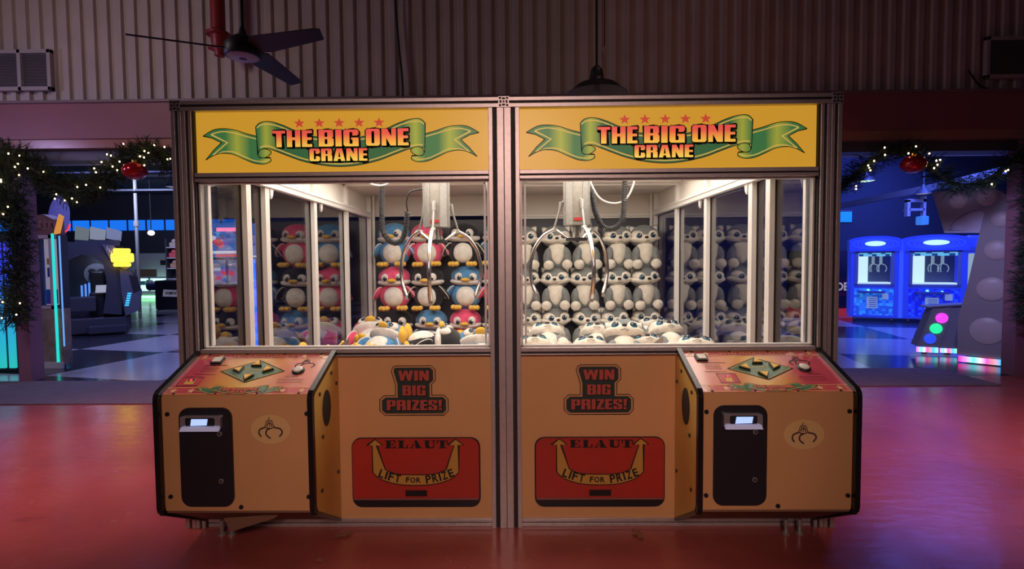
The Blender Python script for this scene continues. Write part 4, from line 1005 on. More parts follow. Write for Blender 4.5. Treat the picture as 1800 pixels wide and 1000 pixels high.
# coin pusher
t = thing('coin_pusher', 'tall prize game cabinet with teal neon edge beside the left doorway post', 'arcade cabinet', (-7.4, 8.0, 0)); o = t.location.copy()
MB(o).box(-7.62, -7.25, 7.78, 8.16, .05, .95, .01).build('base_cabinet', mat('tan_cabinet_art', (.34, .24, .17), .5, vary=.4, vscale=7), t)
mb = MB(o); mb.m(0)
for q in ((-7.64, -7.58, .95, 2.12), (-7.40, -7.33, .95, 2.12), (-7.64, -7.33, .95, 1.0), (-7.64, -7.33, 2.06, 2.12)): mb.box(q[0], q[1], 7.76, 7.82, q[2], q[3])
mb.m(1).box(-7.62, -7.36, 8.12, 8.16, 1.0, 2.06); mb.m(2).box(-7.60, -7.42, 7.95, 8.1, 1.02, 1.25); mb.m(3).box(-7.56, -7.46, 8.06, 8.12, 1.65, 1.75); mb.m(2).box(-7.56, -7.46, 8.06, 8.12, 1.45, 1.6)
mb.build('window_frame', [mat('pale_pink_frame', (.55, .45, .50), .4), em('lit_back_panel', (.45, .40, .50), .5), mat('blue_prize_box', (.05, .10, .45), .4), mat('yellow_prize_box', (.7, .5, .05), .4)], t)
MB(o).box(-7.58, -7.40, 7.785, 7.79, 1.0, 2.06).build('window_pane', GLASS, t)
mb = MB(o); mb.m(0).prism([(-7.66, 2.12), (-7.28, 2.12), (-7.30, 2.36), (-7.45, 2.44), (-7.60, 2.42), (-7.66, 2.34)], 0, .42, Matrix.Translation((0, 8.16, 0)) @ FRONT); mb.m(1)
for k in range(4): mb.stroke(bez([(-7.62+.08*k, 2.20), (-7.58+.08*k, 2.34), (-7.54+.08*k, 2.22), (-7.56+.08*k, 2.30)], 4), .012, .423, Matrix.Translation((0, 8.16, 0)) @ FRONT)
mb.build('marquee', [mat('brown_marquee', (.22, .11, .09), .5), mat('brown_scroll_print', (.45, .25, .18), .5)], t)
MB(o).box(-7.345, -7.305, 7.735, 7.775, .06, 2.14, .008).build('neon_strip', TEAL, t)
MB(o).box(-7.235, -7.215, 7.76, 7.79, .35, 2.1, .006).build('neon_strip', LBLUE, t)
MB(o).prism([(-7.30, 2.12), (-7.20, 2.14), (-7.13, 2.40), (-7.20, 2.44)], -.02, .02, Matrix.Translation((0, 7.75, 0)) @ FRONT).build('topper_fin', em('orange_lit_fin', (.85, .35, .06), .7), t)
MB(o).box(-7.66, -7.25, 7.70, 7.80, .0, .10).build('kick_plate', ALUW, t)
MB(o).box(-7.27, -7.25, 7.77, 8.16, .95, 2.12).build('side_panel', DK, t)
t.location = (-7.32, 8.1, 0); t.scale = (1, .45, 1)
# simulator pod
t = thing('simulator_pod', 'large dark enclosed ride simulator with an open arched cockpit, left arcade', 'arcade cabinet', (-9.75, 11.7, 0)); o = t.location.copy(); t.rotation_euler = (0, 0, math.radians(35)); t.scale = (.95, .6, 1); t.location.x = -9.9
M = Matrix.Translation((0, 11.7, 0)) @ FRONT
outp = [(-10.72, .38), (-10.76, 1.0), (-10.74, 1.6), (-10.55, 1.98), (-10.1, 2.17), (-9.55, 2.16), (-9.1, 2.02), (-9.02, 1.5), (-9.06, 1.0), (-9.1, .45)]
inp = [(-10.34, .45), (-10.36, 1.0), (-10.28, 1.45), (-10.12, 1.74), (-9.90, 1.88), (-9.64, 1.86), (-9.42, 1.66), (-9.36, 1.3), (-9.40, .9), (-9.46, .50)]
mb = MB(o)
for k in range(9): mb.prism([outp[k], outp[k+1], inp[k+1], inp[k]], -1.5, 0, M)
mb.build('hood', DK, t)
MB(o).box(-10.7, -9.05, 13.1, 13.2, .38, 2.1).build('rear_wall', DK, t)
MB(o).box(-10.75, -8.95, 11.75, 13.2, .04, .40, .03).box(-9.75, -9.0, 11.5, 11.8, .04, .22, .02).build('platform', DK, t)
MB(o).prism([(-9.42, 2.12), (-9.20, 2.10), (-8.86, 1.62), (-8.98, 1.50), (-9.25, 1.72)], -.5, .12, M).prism([(-9.10, 1.55), (-8.85, 1.48), (-8.68, 1.0), (-8.72, .55), (-9.02, .42), (-9.08, 1.0)], -.9, .10, M).build('side_wing', DK2, t)
mb = MB(o)
for k in range(9): mb.box(-9.33+.037*k, -9.31+.037*k, 11.56, 11.585, 1.98-.048*k, 2.07-.048*k)
mb.build('wing_vents', mat('pale_vent_slats', (.42, .43, .50), .5), t)
mb = MB(o)
for k in range(6): mb.box(-9.02+.012*k, -8.94+.012*k, 11.57, 11.60, .66+.055*k, .695+.055*k)
mb.build('blue_light_bars', em('cyan_lit_bar', (.05, .45, .9), 1.4), t)
MB(o).prism([(-8.92, 1.40), (-8.74, 1.36), (-8.70, 1.02), (-8.84, .96)], .10, .11, M).build('side_screen', BLACK, t)
mb = MB(o); mb.m(0).lathe([(.26, 0), (.26, .02), (.17, .03), (0, .03)], M=Matrix.Translation((-9.62, 13.08, 1.42)) @ FRONT, seg=28)
for a in (.6, 2.5, 4.7): mb.m(1).disc((-9.62+.12*math.cos(a), 1.42+.12*math.sin(a)), .08, .06, .035, Matrix.Translation((0, 13.08, 0)) @ FRONT, 16)
mb.build('round_emblem', [mat('grey_emblem', (.42, .43, .48), .5), DK], t)
MB(o).box(-9.75, -9.45, 12.3, 12.9, .40, 1.0, .06).box(-9.75, -9.45, 12.8, 12.95, .9, 1.5, .05).build('seat', mat('black_vinyl_seat', (.02, .02, .025), .4), t)
MB(o).box(-10.2, -9.6, 11.9, 12.4, .55, .9, .03).build('control_desk', DK, t)
mb = MB(o)
for k in range(5): mb.box(-9.95+.075*k, -9.91+.075*k, 13.02, 13.06, .85, 1.15+.03*k)
mb.build('lit_gauges', em('blue_lit_gauge', (.12, .30, .9), .9), t)
MB(o).tube(bez([(-10.24, 11.95, .72), (-10.18, 11.95, .95), (-10.22, 11.95, 1.2), (-10.27, 11.95, 1.42)], 4), .018, 6).build('light_tube', em('cyan_light_tube', (.05, .55, 1.0), 1.6), t)
MB(o).prism([(-9.62, .98), (-9.40, .98), (-9.38, 1.16), (-9.60, 1.16)], 0, .02, Matrix.Translation((0, 12.2, 0)) @ FRONT).build('small_screen', em('pale_screen', (.5, .52, .62), .6), t)
mb = MB(o); mb.m(0).ell((-10.22, 11.95, 2.72), (.20, .05, .52), 22, 16, EUL(0, .10, 0)); mb.m(1).tube(bez([(-10.28, 11.86, 2.42), (-10.18, 11.86, 2.38), (-10.07, 11.86, 2.44), (-10.02, 11.86, 2.58)], 4), .018, 6)
mb.m(0).cyl((-10.24, 11.95, 2.1), (-10.24, 11.95, 2.4), .05)
mb.build('topper_shield', [mat('purple_shield', (.22, .19, .34), .35), em('red_light_tube', (1, .06, .10), .9)], t, 'auto')
mb = MB(o)
for k, (m_, x0, x1) in enumerate(((0, -9.98, -9.72), (1, -9.70, -9.40), (2, -9.38, -9.08))): mb.m(m_).prism([(x0, 2.24+.02*k), (x1, 2.22), (x1+.03, 2.50-.02*k), (x0+.02, 2.56)], -.03, .03, Matrix.Translation((0, 12.4+.1*k, 0)) @ FRONT)
mb.m(3).box(-9.98, -9.1, 12.38, 12.6, 2.10, 2.24)
mb.build('topper_pictures', [em('grey_lit_picture', (.22, .27, .24), .5), em('pale_lit_picture', (.30, .34, .38), .6), em('blue_lit_picture', (.22, .26, .40), .6), DK], t)
YS = em('yellow_lit_sign', (1.0, .64, .02), 6.0)
mb = MB(o); M = Matrix.Translation((0, 11.45, 0)) @ FRONT
mb.m(0).prism(rrect(-9.20, -8.86, 1.92, 2.02, .03), 0, .04, M).prism(rrect(-9.25, -8.80, 1.70, 1.91, .04), 0, .045, M).prism(rrect(-9.21, -8.86, 1.60, 1.685, .035), 0, .04, M)
mb.m(1).stroke([(-9.24, 1.86), (-8.82, 1.86)], .008, .047, M)
for z, n in ((1.95, 6), (1.775, 7), (1.63, 6)):
    for k in range(n): mb.m(1).stroke([(-9.17+.047*k, z), (-9.15+.047*k, z+.03), (-9.14+.047*k, z-.005)], .007, .047, M)
mb.m(2).box(-9.1, -8.95, 11.45, 11.75, 1.75, 1.85)
mb.build('lit_sign', [YS, mat('sign_brown_ink', (.35, .22, .0), .5), DK], t)

lamp('cockpit_fill', 'POINT', (-9.9, 12.0, 1.75), (-9.9, 12.0, 0), 5, (.55, .62, 1.0), .06)  # added fill light so the dark pod interior shows
# lit cabinet seen through the left side window
t = thing('arcade_cabinet', 'bright blue-lit game cabinet seen through the side glass of the left crane machine', 'arcade cabinet', (-5.3, 9.8, 0)); o = t.location
MB(o).box(-5.9, -4.88, 9.55, 10.4, 0, 1.25, .02).build('body', mat('blue_black_cabinet', (.03, .04, .10), .4), t)
M = Matrix.Translation((0, 9.5, 0)) @ FRONT
mb = MB(o); mb.m(0).prism(_q(-5.88, -4.92, 1.76, 2.40), -.25, 0, M)
rr = random.Random(9)
for k in range(46):
    x, z = rr.uniform(-5.84, -4.96), rr.uniform(1.80, 2.36); a = rr.uniform(0, 6); r_1, r_2 = rr.uniform(.03, .12), rr.uniform(.012, .03)
    mb.m(rr.choice((1, 1, 2, 3, 5))).flat([(x+r_1*math.cos(a), z+r_1*math.sin(a)*.6), (x+r_2*math.cos(a+1.6), z+r_2*math.sin(a+1.6)), (x-r_1*math.cos(a), z-r_1*math.sin(a)*.6), (x+r_2*math.cos(a-1.6), z+r_2*math.sin(a-1.6))], .002+.0004*k, M)
d_ = .03
mb.m(4).flat(bez([(-5.60, 2.06), (-5.52, 2.11), (-5.42, 2.07), (-5.38, 1.98), (-5.44, 1.94), (-5.55, 1.99)], 3), d_, M); mb.m(2).disc((-5.62, 2.12), .09, .05, d_+.001, M, 16); mb.m(2).flat([(-5.70, 2.10), (-5.78, 2.02), (-5.60, 2.06)], d_+.001, M)
mb.m(6).flat(_q(-5.52, -5.0, 2.24, 2.31), d_, M); mb.m(2).flat(_q(-5.62, -5.08, 1.83, 1.88), d_, M); mb.m(4).flat(_q(-5.55, -5.15, 1.77, 1.82), d_, M)
mb.build('marquee', [em('blue_lit_art', (.06, .16, .55), 1.5), em('sky_lit_art', (.15, .45, .85), 1.5), em('white_lit_art', (.85, .85, .95), 1.5), em('indigo_lit_art', (.04, .05, .25), 1.5), em('red_lit_art', (.75, .06, .12), 1.5), em('violet_lit_art', (.30, .12, .55), 1.5), em('rose_lit_text', (1, .22, .42), 3.0)], t)
mb = MB(o); mb.m(0).box(-5.9, -4.9, 9.9, 10.0, 1.25, 1.72)
for k in range(30):
    x, z = rr.uniform(-5.84, -4.98), rr.uniform(1.28, 1.68); mb.m(rr.choice((1, 1, 2, 3, 3, 3, 0, 0))).box(x, x+rr.uniform(.03, .12), 9.86, 9.9, z, z+rr.uniform(.02, .08))
for x in (-5.9, -5.40, -4.93): mb.m(4).box(x-.012, x+.012, 9.55, 9.6, 1.25, 1.76)
mb.build('playfield_window', [em('grey_blue_glow', (.22, .28, .48), 1.1), em('white_glow', (.8, .85, 1), 1.1), em('red_glow', (.8, .08, .15), 1.1), em('blue_glow', (.10, .25, .75), 1.1), mat('pale_blue_frame', (.5, .55, .7), .4)], t)
MB(o).box(-4.98, -4.55, 9.44, 9.50, 1.76, 1.79).build('lit_shelf_edge', em('white_shelf_edge', (.6, .75, .95), 2.0), t)
MB(o).box(-4.83, -4.79, 9.40, 9.44, .06, 1.72, .008).build('neon_strip', DBLUE, t)
MB(o).box(-4.86, -4.72, 9.50, 9.9, .05, 1.8).build('side_panel', em('blue_side_glow', (.03, .05, .35), 1.2), t)

# prize counter and wall at the far left
t = thing('prize_counter', 'glowing glass prize counter at the back of the left arcade', 'counter', (-17.4, 24.5, 0)); o = t.location
MB(o).box(-18.9, -14.5, 24.5, 25.3, 0, .36).build('base', mat('white_counter_base', (.6, .62, .62), .4), t)
MB(o).box(-18.9, -14.5, 24.44, 24.5, .02, .14).build('light_strip', em('green_light_strip', (.30, 1.0, .45), 2.4), t)
MB(o).box(-18.9, -14.5, 25.1, 25.2, .36, 1.0).build('lit_back', em('pale_green_glow', (.50, .85, .75), 1.8), t)
mb = MB(o)
for x in (-18.9, -17.8, -16.75, -15.6, -14.56): mb.box(x, x+.06, 24.5, 24.56, .36, 1.04)
mb.box(-18.9, -14.5, 24.5, 25.2, .98, 1.05); mb.box(-18.9, -14.5, 24.5, 25.1, .66, .68); mb.build('frame', mat('pale_green_frame', (.55, .75, .68), .4), t)
MB(o).box(-18.84, -14.56, 24.515, 24.52, .36, .98).build('window_pane', GLASS, t)
for k in range(14):
    x = -18.7+k*.29; q = tag(MB((x+.1, 24.9, .68)).box(x, x+.20, 24.8, 24.98, .683, .683+.10+.06*(k % 3), .01).build('prize_box', mat(('gold_box', 'teal_box', 'grey_box')[k % 3], ((.5, .4, .15), (.1, .4, .4), (.35, .35, .35))[k % 3], .5)), 'small prize box on the lit shelf of the far prize counter', 'box', 'prizes in the far counter')
struct(MB().box(-20.2, -15.6, 25.75, 26, 0, 2.22).build('trim_pale_panel', mat('pale_wall_panel', (.42, .42, .44), .6)))
for k, (x0, x1, z0, z1, m_, lab) in enumerate(((-18.05, -17.75, 1.62, 1.86, BLACK, 'black notice on the pale wall, left of three'), (-17.62, -17.38, 1.62, 1.84, BLACK, 'black notice on the pale wall, middle of three'), (-17.05, -16.45, 1.55, 1.85, mat('white_notice', (.7, .7, .68), .5), 'white notice on the pale wall behind the prize counter'))):
    tag(MB(((x0+x1)/2, 25.74, z0)).box(x0, x1, 25.73, 25.75, z0, z1).build('wall_notice', m_), lab, 'notice')
tag(MB((-18.2, 25.2, 1.05)).box(-18.75, -17.75, 24.9, 25.05, 1.05, 1.42, .02).build('cardboard_sign', mat('brown_card', (.20, .14, .07), .6)), 'brown card sign standing on the far prize counter', 'sign')
tag(MB((-14.9, 20, 0)).cyl((-14.9, 20, 0), (-14.9, 20, 5.2), .06, seg=12).cyl((-14.9, 20, 3.15), (-14.9, 20, 3.35), .10, seg=12).build('steel_column', mat('pale_column', (.26, .26, .25), .5), None, 'auto'), 'thin pale round column in front of the far counter', 'column')
t = thing('display_shelf', 'tall dark shelf unit with prizes beside the left crane machine post', 'shelf', (-14.5, 22, 0)); o = t.location
MB(o).box(-15.05, -13.6, 22.2, 22.25, 0, 2.75).box(-15.05, -15.0, 21.8, 22.2, 0, 2.75).build('back', DK, t)
for z in (1.0, 1.45, 1.9, 2.35): MB(o).box(-15.0, -13.6, 21.8, 22.2, z, z+.04).build('shelf_board', mat('white_shelf_edge_board', (.5, .48, .5), .5), t)
for x, z, c, lab in ((-14.75, 2.39, (.45, .35, .32), 'beige prize on the top board of the tall dark shelf'), (-14.78, 1.94, (.65, .08, .10), 'red prize on the second board of the tall dark shelf'), (-14.74, 1.49, (.50, .28, .18), 'tan prize on the third board of the tall dark shelf')):
    q = MB((x, 22, z)); q.box(x-.20, x+.20, 21.9, 22.1, z, z+.20, .03).ell((x, 21.98, z+.24), (.13, .10, .12), 12, 8); tag(q.build('shelf_prize', mat('prize_%02d' % int(c[0]*100), c, .6), None), lab, 'prize')
t = thing('photo_kiosk', 'black box-shaped kiosk with a white lettered plate in the left arcade', 'kiosk', (-12.4, 18.5, 0)); o = t.location.copy(); t.location.x = -12.65
MB(o).box(-12.95, -11.6, 18.5, 19.6, 0, 1.06, .03).build('body', mat('black_kiosk', (.02, .022, .03), .4), t)
MB(o).cyl((-13.30, 18.7, .86), (-12.9, 18.7, .86), .17, seg=16).build('side_drum', mat('navy_drum', (.04, .05, .12), .4), t, 'auto')
mb = MB(o); M = Matrix.Translation((0, 18.5, 0)) @ FRONT; mb.m(0).flat([(-12.66, .48), (-12.05, .46), (-12.02, .70), (-12.62, .73)], .012, M); mb.m(1).text('WMWI', -12.34, .595, .46, .13, .015, M, .03); mb.build('name_plate', [mat('white_plate', (.6, .6, .62), .5, emit=.15, ecol=(.6, .6, .65)), INK], t)
tag(MB((-12.25, 19.0, 1.06)).ell((-12.25, 19.0, 1.06), (.42, .35, .36), 18, 12, fn=lambda q: (q.x, q.y, max(q.z, 0))).build('blue_dome', em('blue_dome_shell', (.10, .25, .60), .35), None, True), 'blue dome on top of the black kiosk', 'dome')

# arcade ceiling: ducts, beams and lamps
DUCT = mat('grey_duct', (.07, .075, .10), .6)
for i, (y, z, r) in enumerate(((9.5, 3.75, .05), (12.5, 4.15, .10), (16.0, 4.5, .05), (20.0, 4.55, .06), (11.0, 3.62, .025), (14.0, 4.0, .03), (18.0, 4.2, .04))):
    struct(MB().cyl((-29, y, z), (1.5, y, z), r, seg=10).build('trim_pipe_%d' % (i+1), DUCT, None, True))
struct(MB().box(-9.5, -9.3, 8, 25, 4.2, 4.45).build('trim_joist_1', DUCT)); struct(MB().tube([(-8.6, 8.2, 3.55), (-7.2, 11.5, 3.9), (-5.5, 14, 4.2)], .04, 8).build('trim_conduit', DUCT))
struct(MB().tube([(10.85, 17.6, 3.4), (10.35, 12.3, 3.4), (9.6, 8.0, 3.45)], .11, 4).build('trim_joist_2', mat('blue_grey_beam', (.60, .60, .70), .5)))
struct(MB().box(3, 20, 9.4, 9.5, 3.95, 4.05).build('trim_joist_3', mat('blue_grey_beam2', (.14, .15, .22), .5)))
struct(MB().tube([(6.5, 8.2, 3.62), (9.8, 12, 4.3)], .05, 6).build('trim_brace', DUCT))
def barn(x, y, z, r, lit, label):
    t = thing('shade_lamp', label, 'lamp', (x, y, z)); o = t.location
    MB(o).cyl((x, y, z+.12), (x, y, 5.2), .012, seg=6).build('stem', DK, t)
    MB(o).lathe([(.03, z+.22), (.05, z+.14), (r*.7, z+.08), (r, z)], (x, y, 0), 18).build('lamp_shade', mat('dark_lamp_shade', (.06, .065, .09), .4), t, True)
    MB(o).lathe([(r*.92, z+.012), (r*.5, z-.005), (0, z-.01)], (x, y, 0), 16).build('diffuser', lit, t, True)
LG = em('green_white_lamp', (.60, 1.0, .80), 1.2); LD = em('dim_white_lamp', (.5, .5, .7), .35)
barn(8.1, 12, 3.42, .20, LG, 'lit pendant lamp with a greenish glow beside the right crane machine')
barn(9.42, 12, 3.12, .17, LD, 'small pale pendant lamp under the slanting beam, right arcade')
barn(-11.3, 12, 3.70, .24, LG, 'lit pendant lamp half hidden by the left garland')
barn(-9.35, 14, 3.75, .20, LD, 'dim pendant lamp behind the middle of the left garland')
t = thing('spot_lamp', 'small bright spot lamp near the tall dark shelf', 'lamp', (-15.05, 21, 2.85)); o = t.location
MB(o).ell((-15.05, 21, 2.95), (.13, .13, .11), 12, 8).build('bulb', em('white_spot_lamp', (.9, .9, .8), 1.4), t, True)
MB(o).cyl((-15.05, 21, 3.05), (-15.05, 21, 5.2), .02, seg=6).build('stem', BLACK, t)
t = thing('hanging_projector', 'white projector bracket hanging over the blue crane games', 'projector', (9.4, 12.2, 2.6)); o = t.location
MB(o).box(9.15, 9.22, 12.1, 12.2, 2.62, 3.0).box(9.52, 9.58, 12.1, 12.2, 2.55, 3.08).box(9.15, 9.58, 12.1, 12.2, 2.95, 3.02).box(9.2, 9.55, 12.1, 12.3, 2.75, 2.80).build('bracket', mat('white_bracket', (.5, .5, .6), .4), t)
MB(o).box(9.45, 9.62, 12.05, 12.25, 2.42, 2.62, .02).build('lens_box', em('blue_lens_glow', (.05, .25, .9), .7), t)
MB(o).cyl((9.55, 12.15, 3.05), (9.55, 12.15, 5.2), .02, seg=6).build('pole', DK, t)
t = thing('wall_monitor', 'blue glowing monitor hanging beside the right crane machine post', 'monitor', (7.5, 12, 2.45)); o = t.location
MB(o).box(7.05, 7.83, 12.0, 12.06, 2.46, 2.76, .01).build('housing', DK, t)
MB(o).box(7.08, 7.80, 11.99, 12.0, 2.49, 2.73).build('screen', em('blue_screen', (.01, .22, 1.0), 1.1), t)
MB(o).cyl((7.4, 12.05, 2.76), (7.4, 12.05, 5.2), .02, seg=6).build('bracket', DK, t)

# ------------------------------------------------------------------ right side
BLUEP = mat('blue_moulded_plastic', (.05, .11, .80), .35, emit=.22, ecol=(.05, .10, 1.0)); BLUER = mat('blue_trim_glow', (.05, .12, .85), .35, emit=.45, ecol=(.06, .16, 1.0))
def mosaic(name, a, b, seed):
    m = bpy.data.materials.new(name); m.use_nodes = True; nt = m.node_tree; bs = nt.nodes['Principled BSDF']
    tc = nt.nodes.new('ShaderNodeTexCoord'); v = nt.nodes.new('ShaderNodeTexVoronoi'); v.distance = 'CHEBYCHEV'; v.inputs['Scale'].default_value = 14; v.inputs['Randomness'].default_value = .35
    mp = nt.nodes.new('ShaderNodeMapping'); mp.inputs['Location'].default_value = (seed, 0, seed)
    sp = nt.nodes.new('ShaderNodeSeparateColor'); r = nt.nodes.new('ShaderNodeValToRGB'); r.color_ramp.interpolation = 'CONSTANT'
    e = r.color_ramp.elements; e[0].color = (*a, 1); e[1].position = .45; e[1].color = (*b, 1); q = e.new(.8); q.color = (a[0]*2, a[1]*3+.03, min(1, a[2]*1.4), 1)
    nt.links.new(tc.outputs['Object'], mp.inputs[0]); nt.links.new(mp.outputs[0], v.inputs[0]); nt.links.new(v.outputs['Color'], sp.inputs[0]); nt.links.new(sp.outputs[0], r.inputs[0])
    nt.links.new(r.outputs[0], bs.inputs['Base Color']); nt.links.new(r.outputs[0], bs.inputs['Emission Color']); bs.inputs['Emission Strength'].default_value = .55; return m
MOS = [mosaic('light_blue_mosaic', (.02, .10, .62), (.03, .20, .80), 1), mosaic('deep_blue_mosaic', (.01, .02, .62), (.02, .05, .80), 4)]
def bluegame(x0, x1, mos, label, at):
    Y0 = 13.0; t = thing('blue_crane_game', label, 'crane game', ((x0+x1)/2, Y0, 0)); o = t.location.copy(); w_ = x1-x0; xc = (x0+x1)/2; M = Matrix.Translation((0, Y0, 0)) @ FRONT
    mb = MB(o)
    for q in ((x0, x0+.10), (x1-.10, x1)): mb.box(q[0], q[1], Y0, Y0+.12, .10, 1.85, .015); mb.box(q[0], q[1], Y0+.46, Y0+.55, .10, 1.85, .015)
    mb.box(x0, x1, Y0, Y0+.55, .10, .16); mb.box(x0+.08, x1-.08, Y0+.02, Y0+.55, .86, .93); mb.build('cabinet_frame', BLUEP, t)
    MB(o).box(x0+.10, x1-.10, Y0+.03, Y0+.06, .16, .86).build('front_panel', mos, t)
    arch = [(x0-.03, 1.83), (x1+.03, 1.83), (x1+.04, 2.12)]+[(xc+(.5*w_+.02)*math.cos(a*PI/16), 2.12+.11*math.sin(a*PI/16)) for a in range(1, 16)]+[(x0-.04, 2.12)]
    hd = MB(o).prism(arch, -.35, .05, M).build('header', BLUEP, t)
    mb = MB(o); mb.m(0)
    for k, f in ((0, 1.0), (1, .8), (2, .62)): mb.stroke([(xc+.46*w_*f*math.cos(a*PI/20), 2.02+.135*f*math.sin(a*PI/20)) for a in range(40)], .014, .052+.002*k, M, True)
    mb.m(1).prism([(xc+.21*w_*math.cos(a*PI/14), 2.03+.065*math.sin(a*PI/14)) for a in range(28)], .05, .075, M)
    mb.build('oval_sign', [BLUER, em('white_oval_light', (.45, .80, 1.0), 1.3)], hd)
    MB(o).box(x0+.10, x1-.10, Y0+.50, Y0+.52, .93, 1.83).build('back_panel', mat('dim_back_panel', (.10, .11, .20), .5), t)
    MB(o).box(x0+.12, x1-.12, Y0+.1, Y0+.48, .93, 1.02, .02).build('prize_bed', em('white_lit_bed', (.50, .70, .74), 1.1), t)
    mb = MB(o); mb.box(x0+.14+.10*w_, x0+.14+.30*w_, Y0+.42, Y0+.46, 1.02, 1.74); mb.build('inner_column', em('white_lit_column', (.55, .78, .80), 1.2), t)
    mb = MB(o)
    for k in range(9):
        for j in range(2):
            mb.m((k+j) % 3 % 2).box(x0+.10+(w_-.2)*k/9, x0+.10+(w_-.2)*(k+1)/9, Y0+.04, Y0+.05, 1.70+.06*j, 1.76+.06*j)
    mb.build('check_trim', [em('cyan_check', (.15, .55, .85), .9), em('navy_check', (.02, .07, .30), .7)], t)
    MB(o).box(x0+.10, x1-.10, Y0+.02, Y0+.026, .93, 1.83).build('window_pane', GLASS, t)
    for f in (.52, .68):
        cx_ = x0+f*w_; mb = MB(o); mb.cyl((cx_, Y0+.3, 1.5), (cx_, Y0+.3, 1.82), .035, seg=10)
        for a in (0, 2.1, 4.2): mb.tube(bez([(cx_, Y0+.3, 1.50), (cx_+.09*math.cos(a), Y0+.3+.09*math.sin(a), 1.47), (cx_+.13*math.cos(a), Y0+.3+.13*math.sin(a), 1.38), (cx_+.10*math.cos(a), Y0+.3+.10*math.sin(a), 1.29)], 3), .011, 6)
        mb.build('claw', em('lit_chrome_claw', (.55, .75, .85), .35), t, True)
    mb = MB(o); mb.m(0).box(xc-.32*w_, xc+.22*w_, Y0-.10, Y0+.05, .74, .80, .01); mb.m(1).lathe([(.03, .80), (.03, .84), (.0, .85)], (xc-.12*w_, Y0-.04, 0), 10); mb.lathe([(.022, .80), (.022, .82), (.0, .825)], (xc+.12*w_, Y0-.04, 0), 10)
    mb.build('control_shelf', [mat('grey_blue_shelf', (.16, .18, .45), .4), em('cyan_button', (.15, .9, .95), 1.6)], t)
    mb = MB(o); mb.m(0).box(xc-.14*w_, xc+.08*w_, Y0+.02, Y0+.03, .34, .64); mb.m(1)
    for k in range(5): mb.box(xc-.09*w_, xc+.06*w_, Y0+.015, Y0+.02, .38+.05*k, .40+.05*k)
    mb.m(0).box(xc+.18*w_, xc+.30*w_, Y0+.02, Y0+.03, .58, .74)
    mb.build('poster', [em('pale_blue_poster', (.25, .36, .75), .6), em('blue_poster_ink', (.05, .12, .6), .5)], t)
    for x in (x0+.12, x1-.12):
        mb = MB(o); mb.cyl((x-.02, Y0+.12, .05), (x+.02, Y0+.12, .05), .05, seg=12); mb.box(x-.03, x+.03, Y0+.08, Y0+.16, .06, .10); mb.build('caster', STEEL, t, 'auto')
    mb = MB(o)
    for q in ((x0+.10, x0+.17, .93, 1.83), (x1-.17, x1-.10, .93, 1.83), (x0+.10, x1-.10, .93, .98), (x0+.10, x1-.10, 1.79, 1.83)): mb.box(q[0], q[1], Y0-.01, Y0+.03, q[2], q[3], .006)
    mb.build('window_frame', mat('grey_violet_frame', (.32, .31, .48), .4), t)
    t.rotation_euler = (0, 0, math.radians(-25)); t.location = at
    return t
bl = bluegame(8.85, 9.91, MOS[0], 'left of the two blue-lit crane games in the right arcade', (9.38, 13.5, 0))
MB((9.38, 13.0, 0)).box(9.92, 10.00, 13.03, 13.4, .1, 2.12, .01).build('side_column', BLUER, bl)
bluegame(9.90, 11.14, MOS[1], 'right and wider of the two blue-lit crane games, behind the grey hook-shaped board', (10.52, 12.97, 0))
t = thing('blue_crane_game', 'blue crane game seen end-on at the right of the pair, mostly hidden', 'crane game', (11.65, 13.3, 0)); o = t.location.copy(); t.location = (11.34, 12.75, 0); t.rotation_euler = (0, 0, math.radians(-25))
MB(o).box(11.46, 11.85, 13.3, 14.2, .05, 1.83, .02).build('cabinet_frame', BLUEP, t); MB(o).box(11.42, 11.85, 13.2, 14.2, 1.83, 2.20, .08).build('header', BLUEP, t); MB(o).ell((11.72, 13.2, 2.02), (.06, .05, .10), 12, 8).build('lamp', em('white_end_lamp', (.6, .85, 1), 2), t, True); MB(o).box(11.5, 11.68, 13.28, 13.3, .95, 1.75).build('window_pane', em('pale_end_window', (.35, .5, .55), .7), t)

# hook-shaped board
t = thing('game_backboard', 'tall grey hook-shaped game board with six round discs at the right doorway', 'game board', (6.98, 8.1, 0)); o = t.location
M = Matrix.Translation((6.98, 8.1, 0)) @ Matrix.Rotation(math.radians(-45), 4, 'Z') @ FRONT; BRD = mat('grey_board', (.34, .30, .31), .5)
poly = [(-.35, 2.66)] + bez([(-.35, 2.70), (0, 2.70), (.19, 2.71), (.40, 2.65), (.56, 2.48), (.64, 2.2), (.65, 1.66)], 4) + [(.66, .10), (0, .12), (0, .68), (.10, 1.22), (.18, 1.75), (.25, 2.22)] + bez([(.27, 2.32), (.19, 2.37), (.04, 2.32), (-.09, 2.2), (-.14, 2.06)], 4) + [(-.20, 2.06)]
MB(o).prism(poly, -.32, 0, M).build('board', BRD, t)
MB(o).prism([(-.14, 2.08)]+bez([(-.14, 2.06), (-.09, 2.2), (.04, 2.32), (.19, 2.37), (.27, 2.32)], 4)+[(.25, 2.22), (.22, 2.05)], -.30, -.08, M).prism([(-.20, 2.04), (.22, 2.02), (.22, 2.055), (-.20, 2.065)], -.30, 0, M).build('arch_panel', mat('pale_arch_panel', (.62, .58, .72), .35), t)
for x, z, r in ((-.03, 2.52, .115), (.30, 2.54, .12), (.46, 2.21, .12), (.42, 1.75, .15), (.38, 1.16, .18), (.34, .52, .205)):
    MB(o).lathe([(r, 0), (r, .010), (r*.96, .016), (r*.5, .026), (0, .03)], M=M @ Matrix.Translation((x, z, 0)), seg=36).build('disc', mat('pale_grey_disc', (.62, .52, .48), .4), t, True)
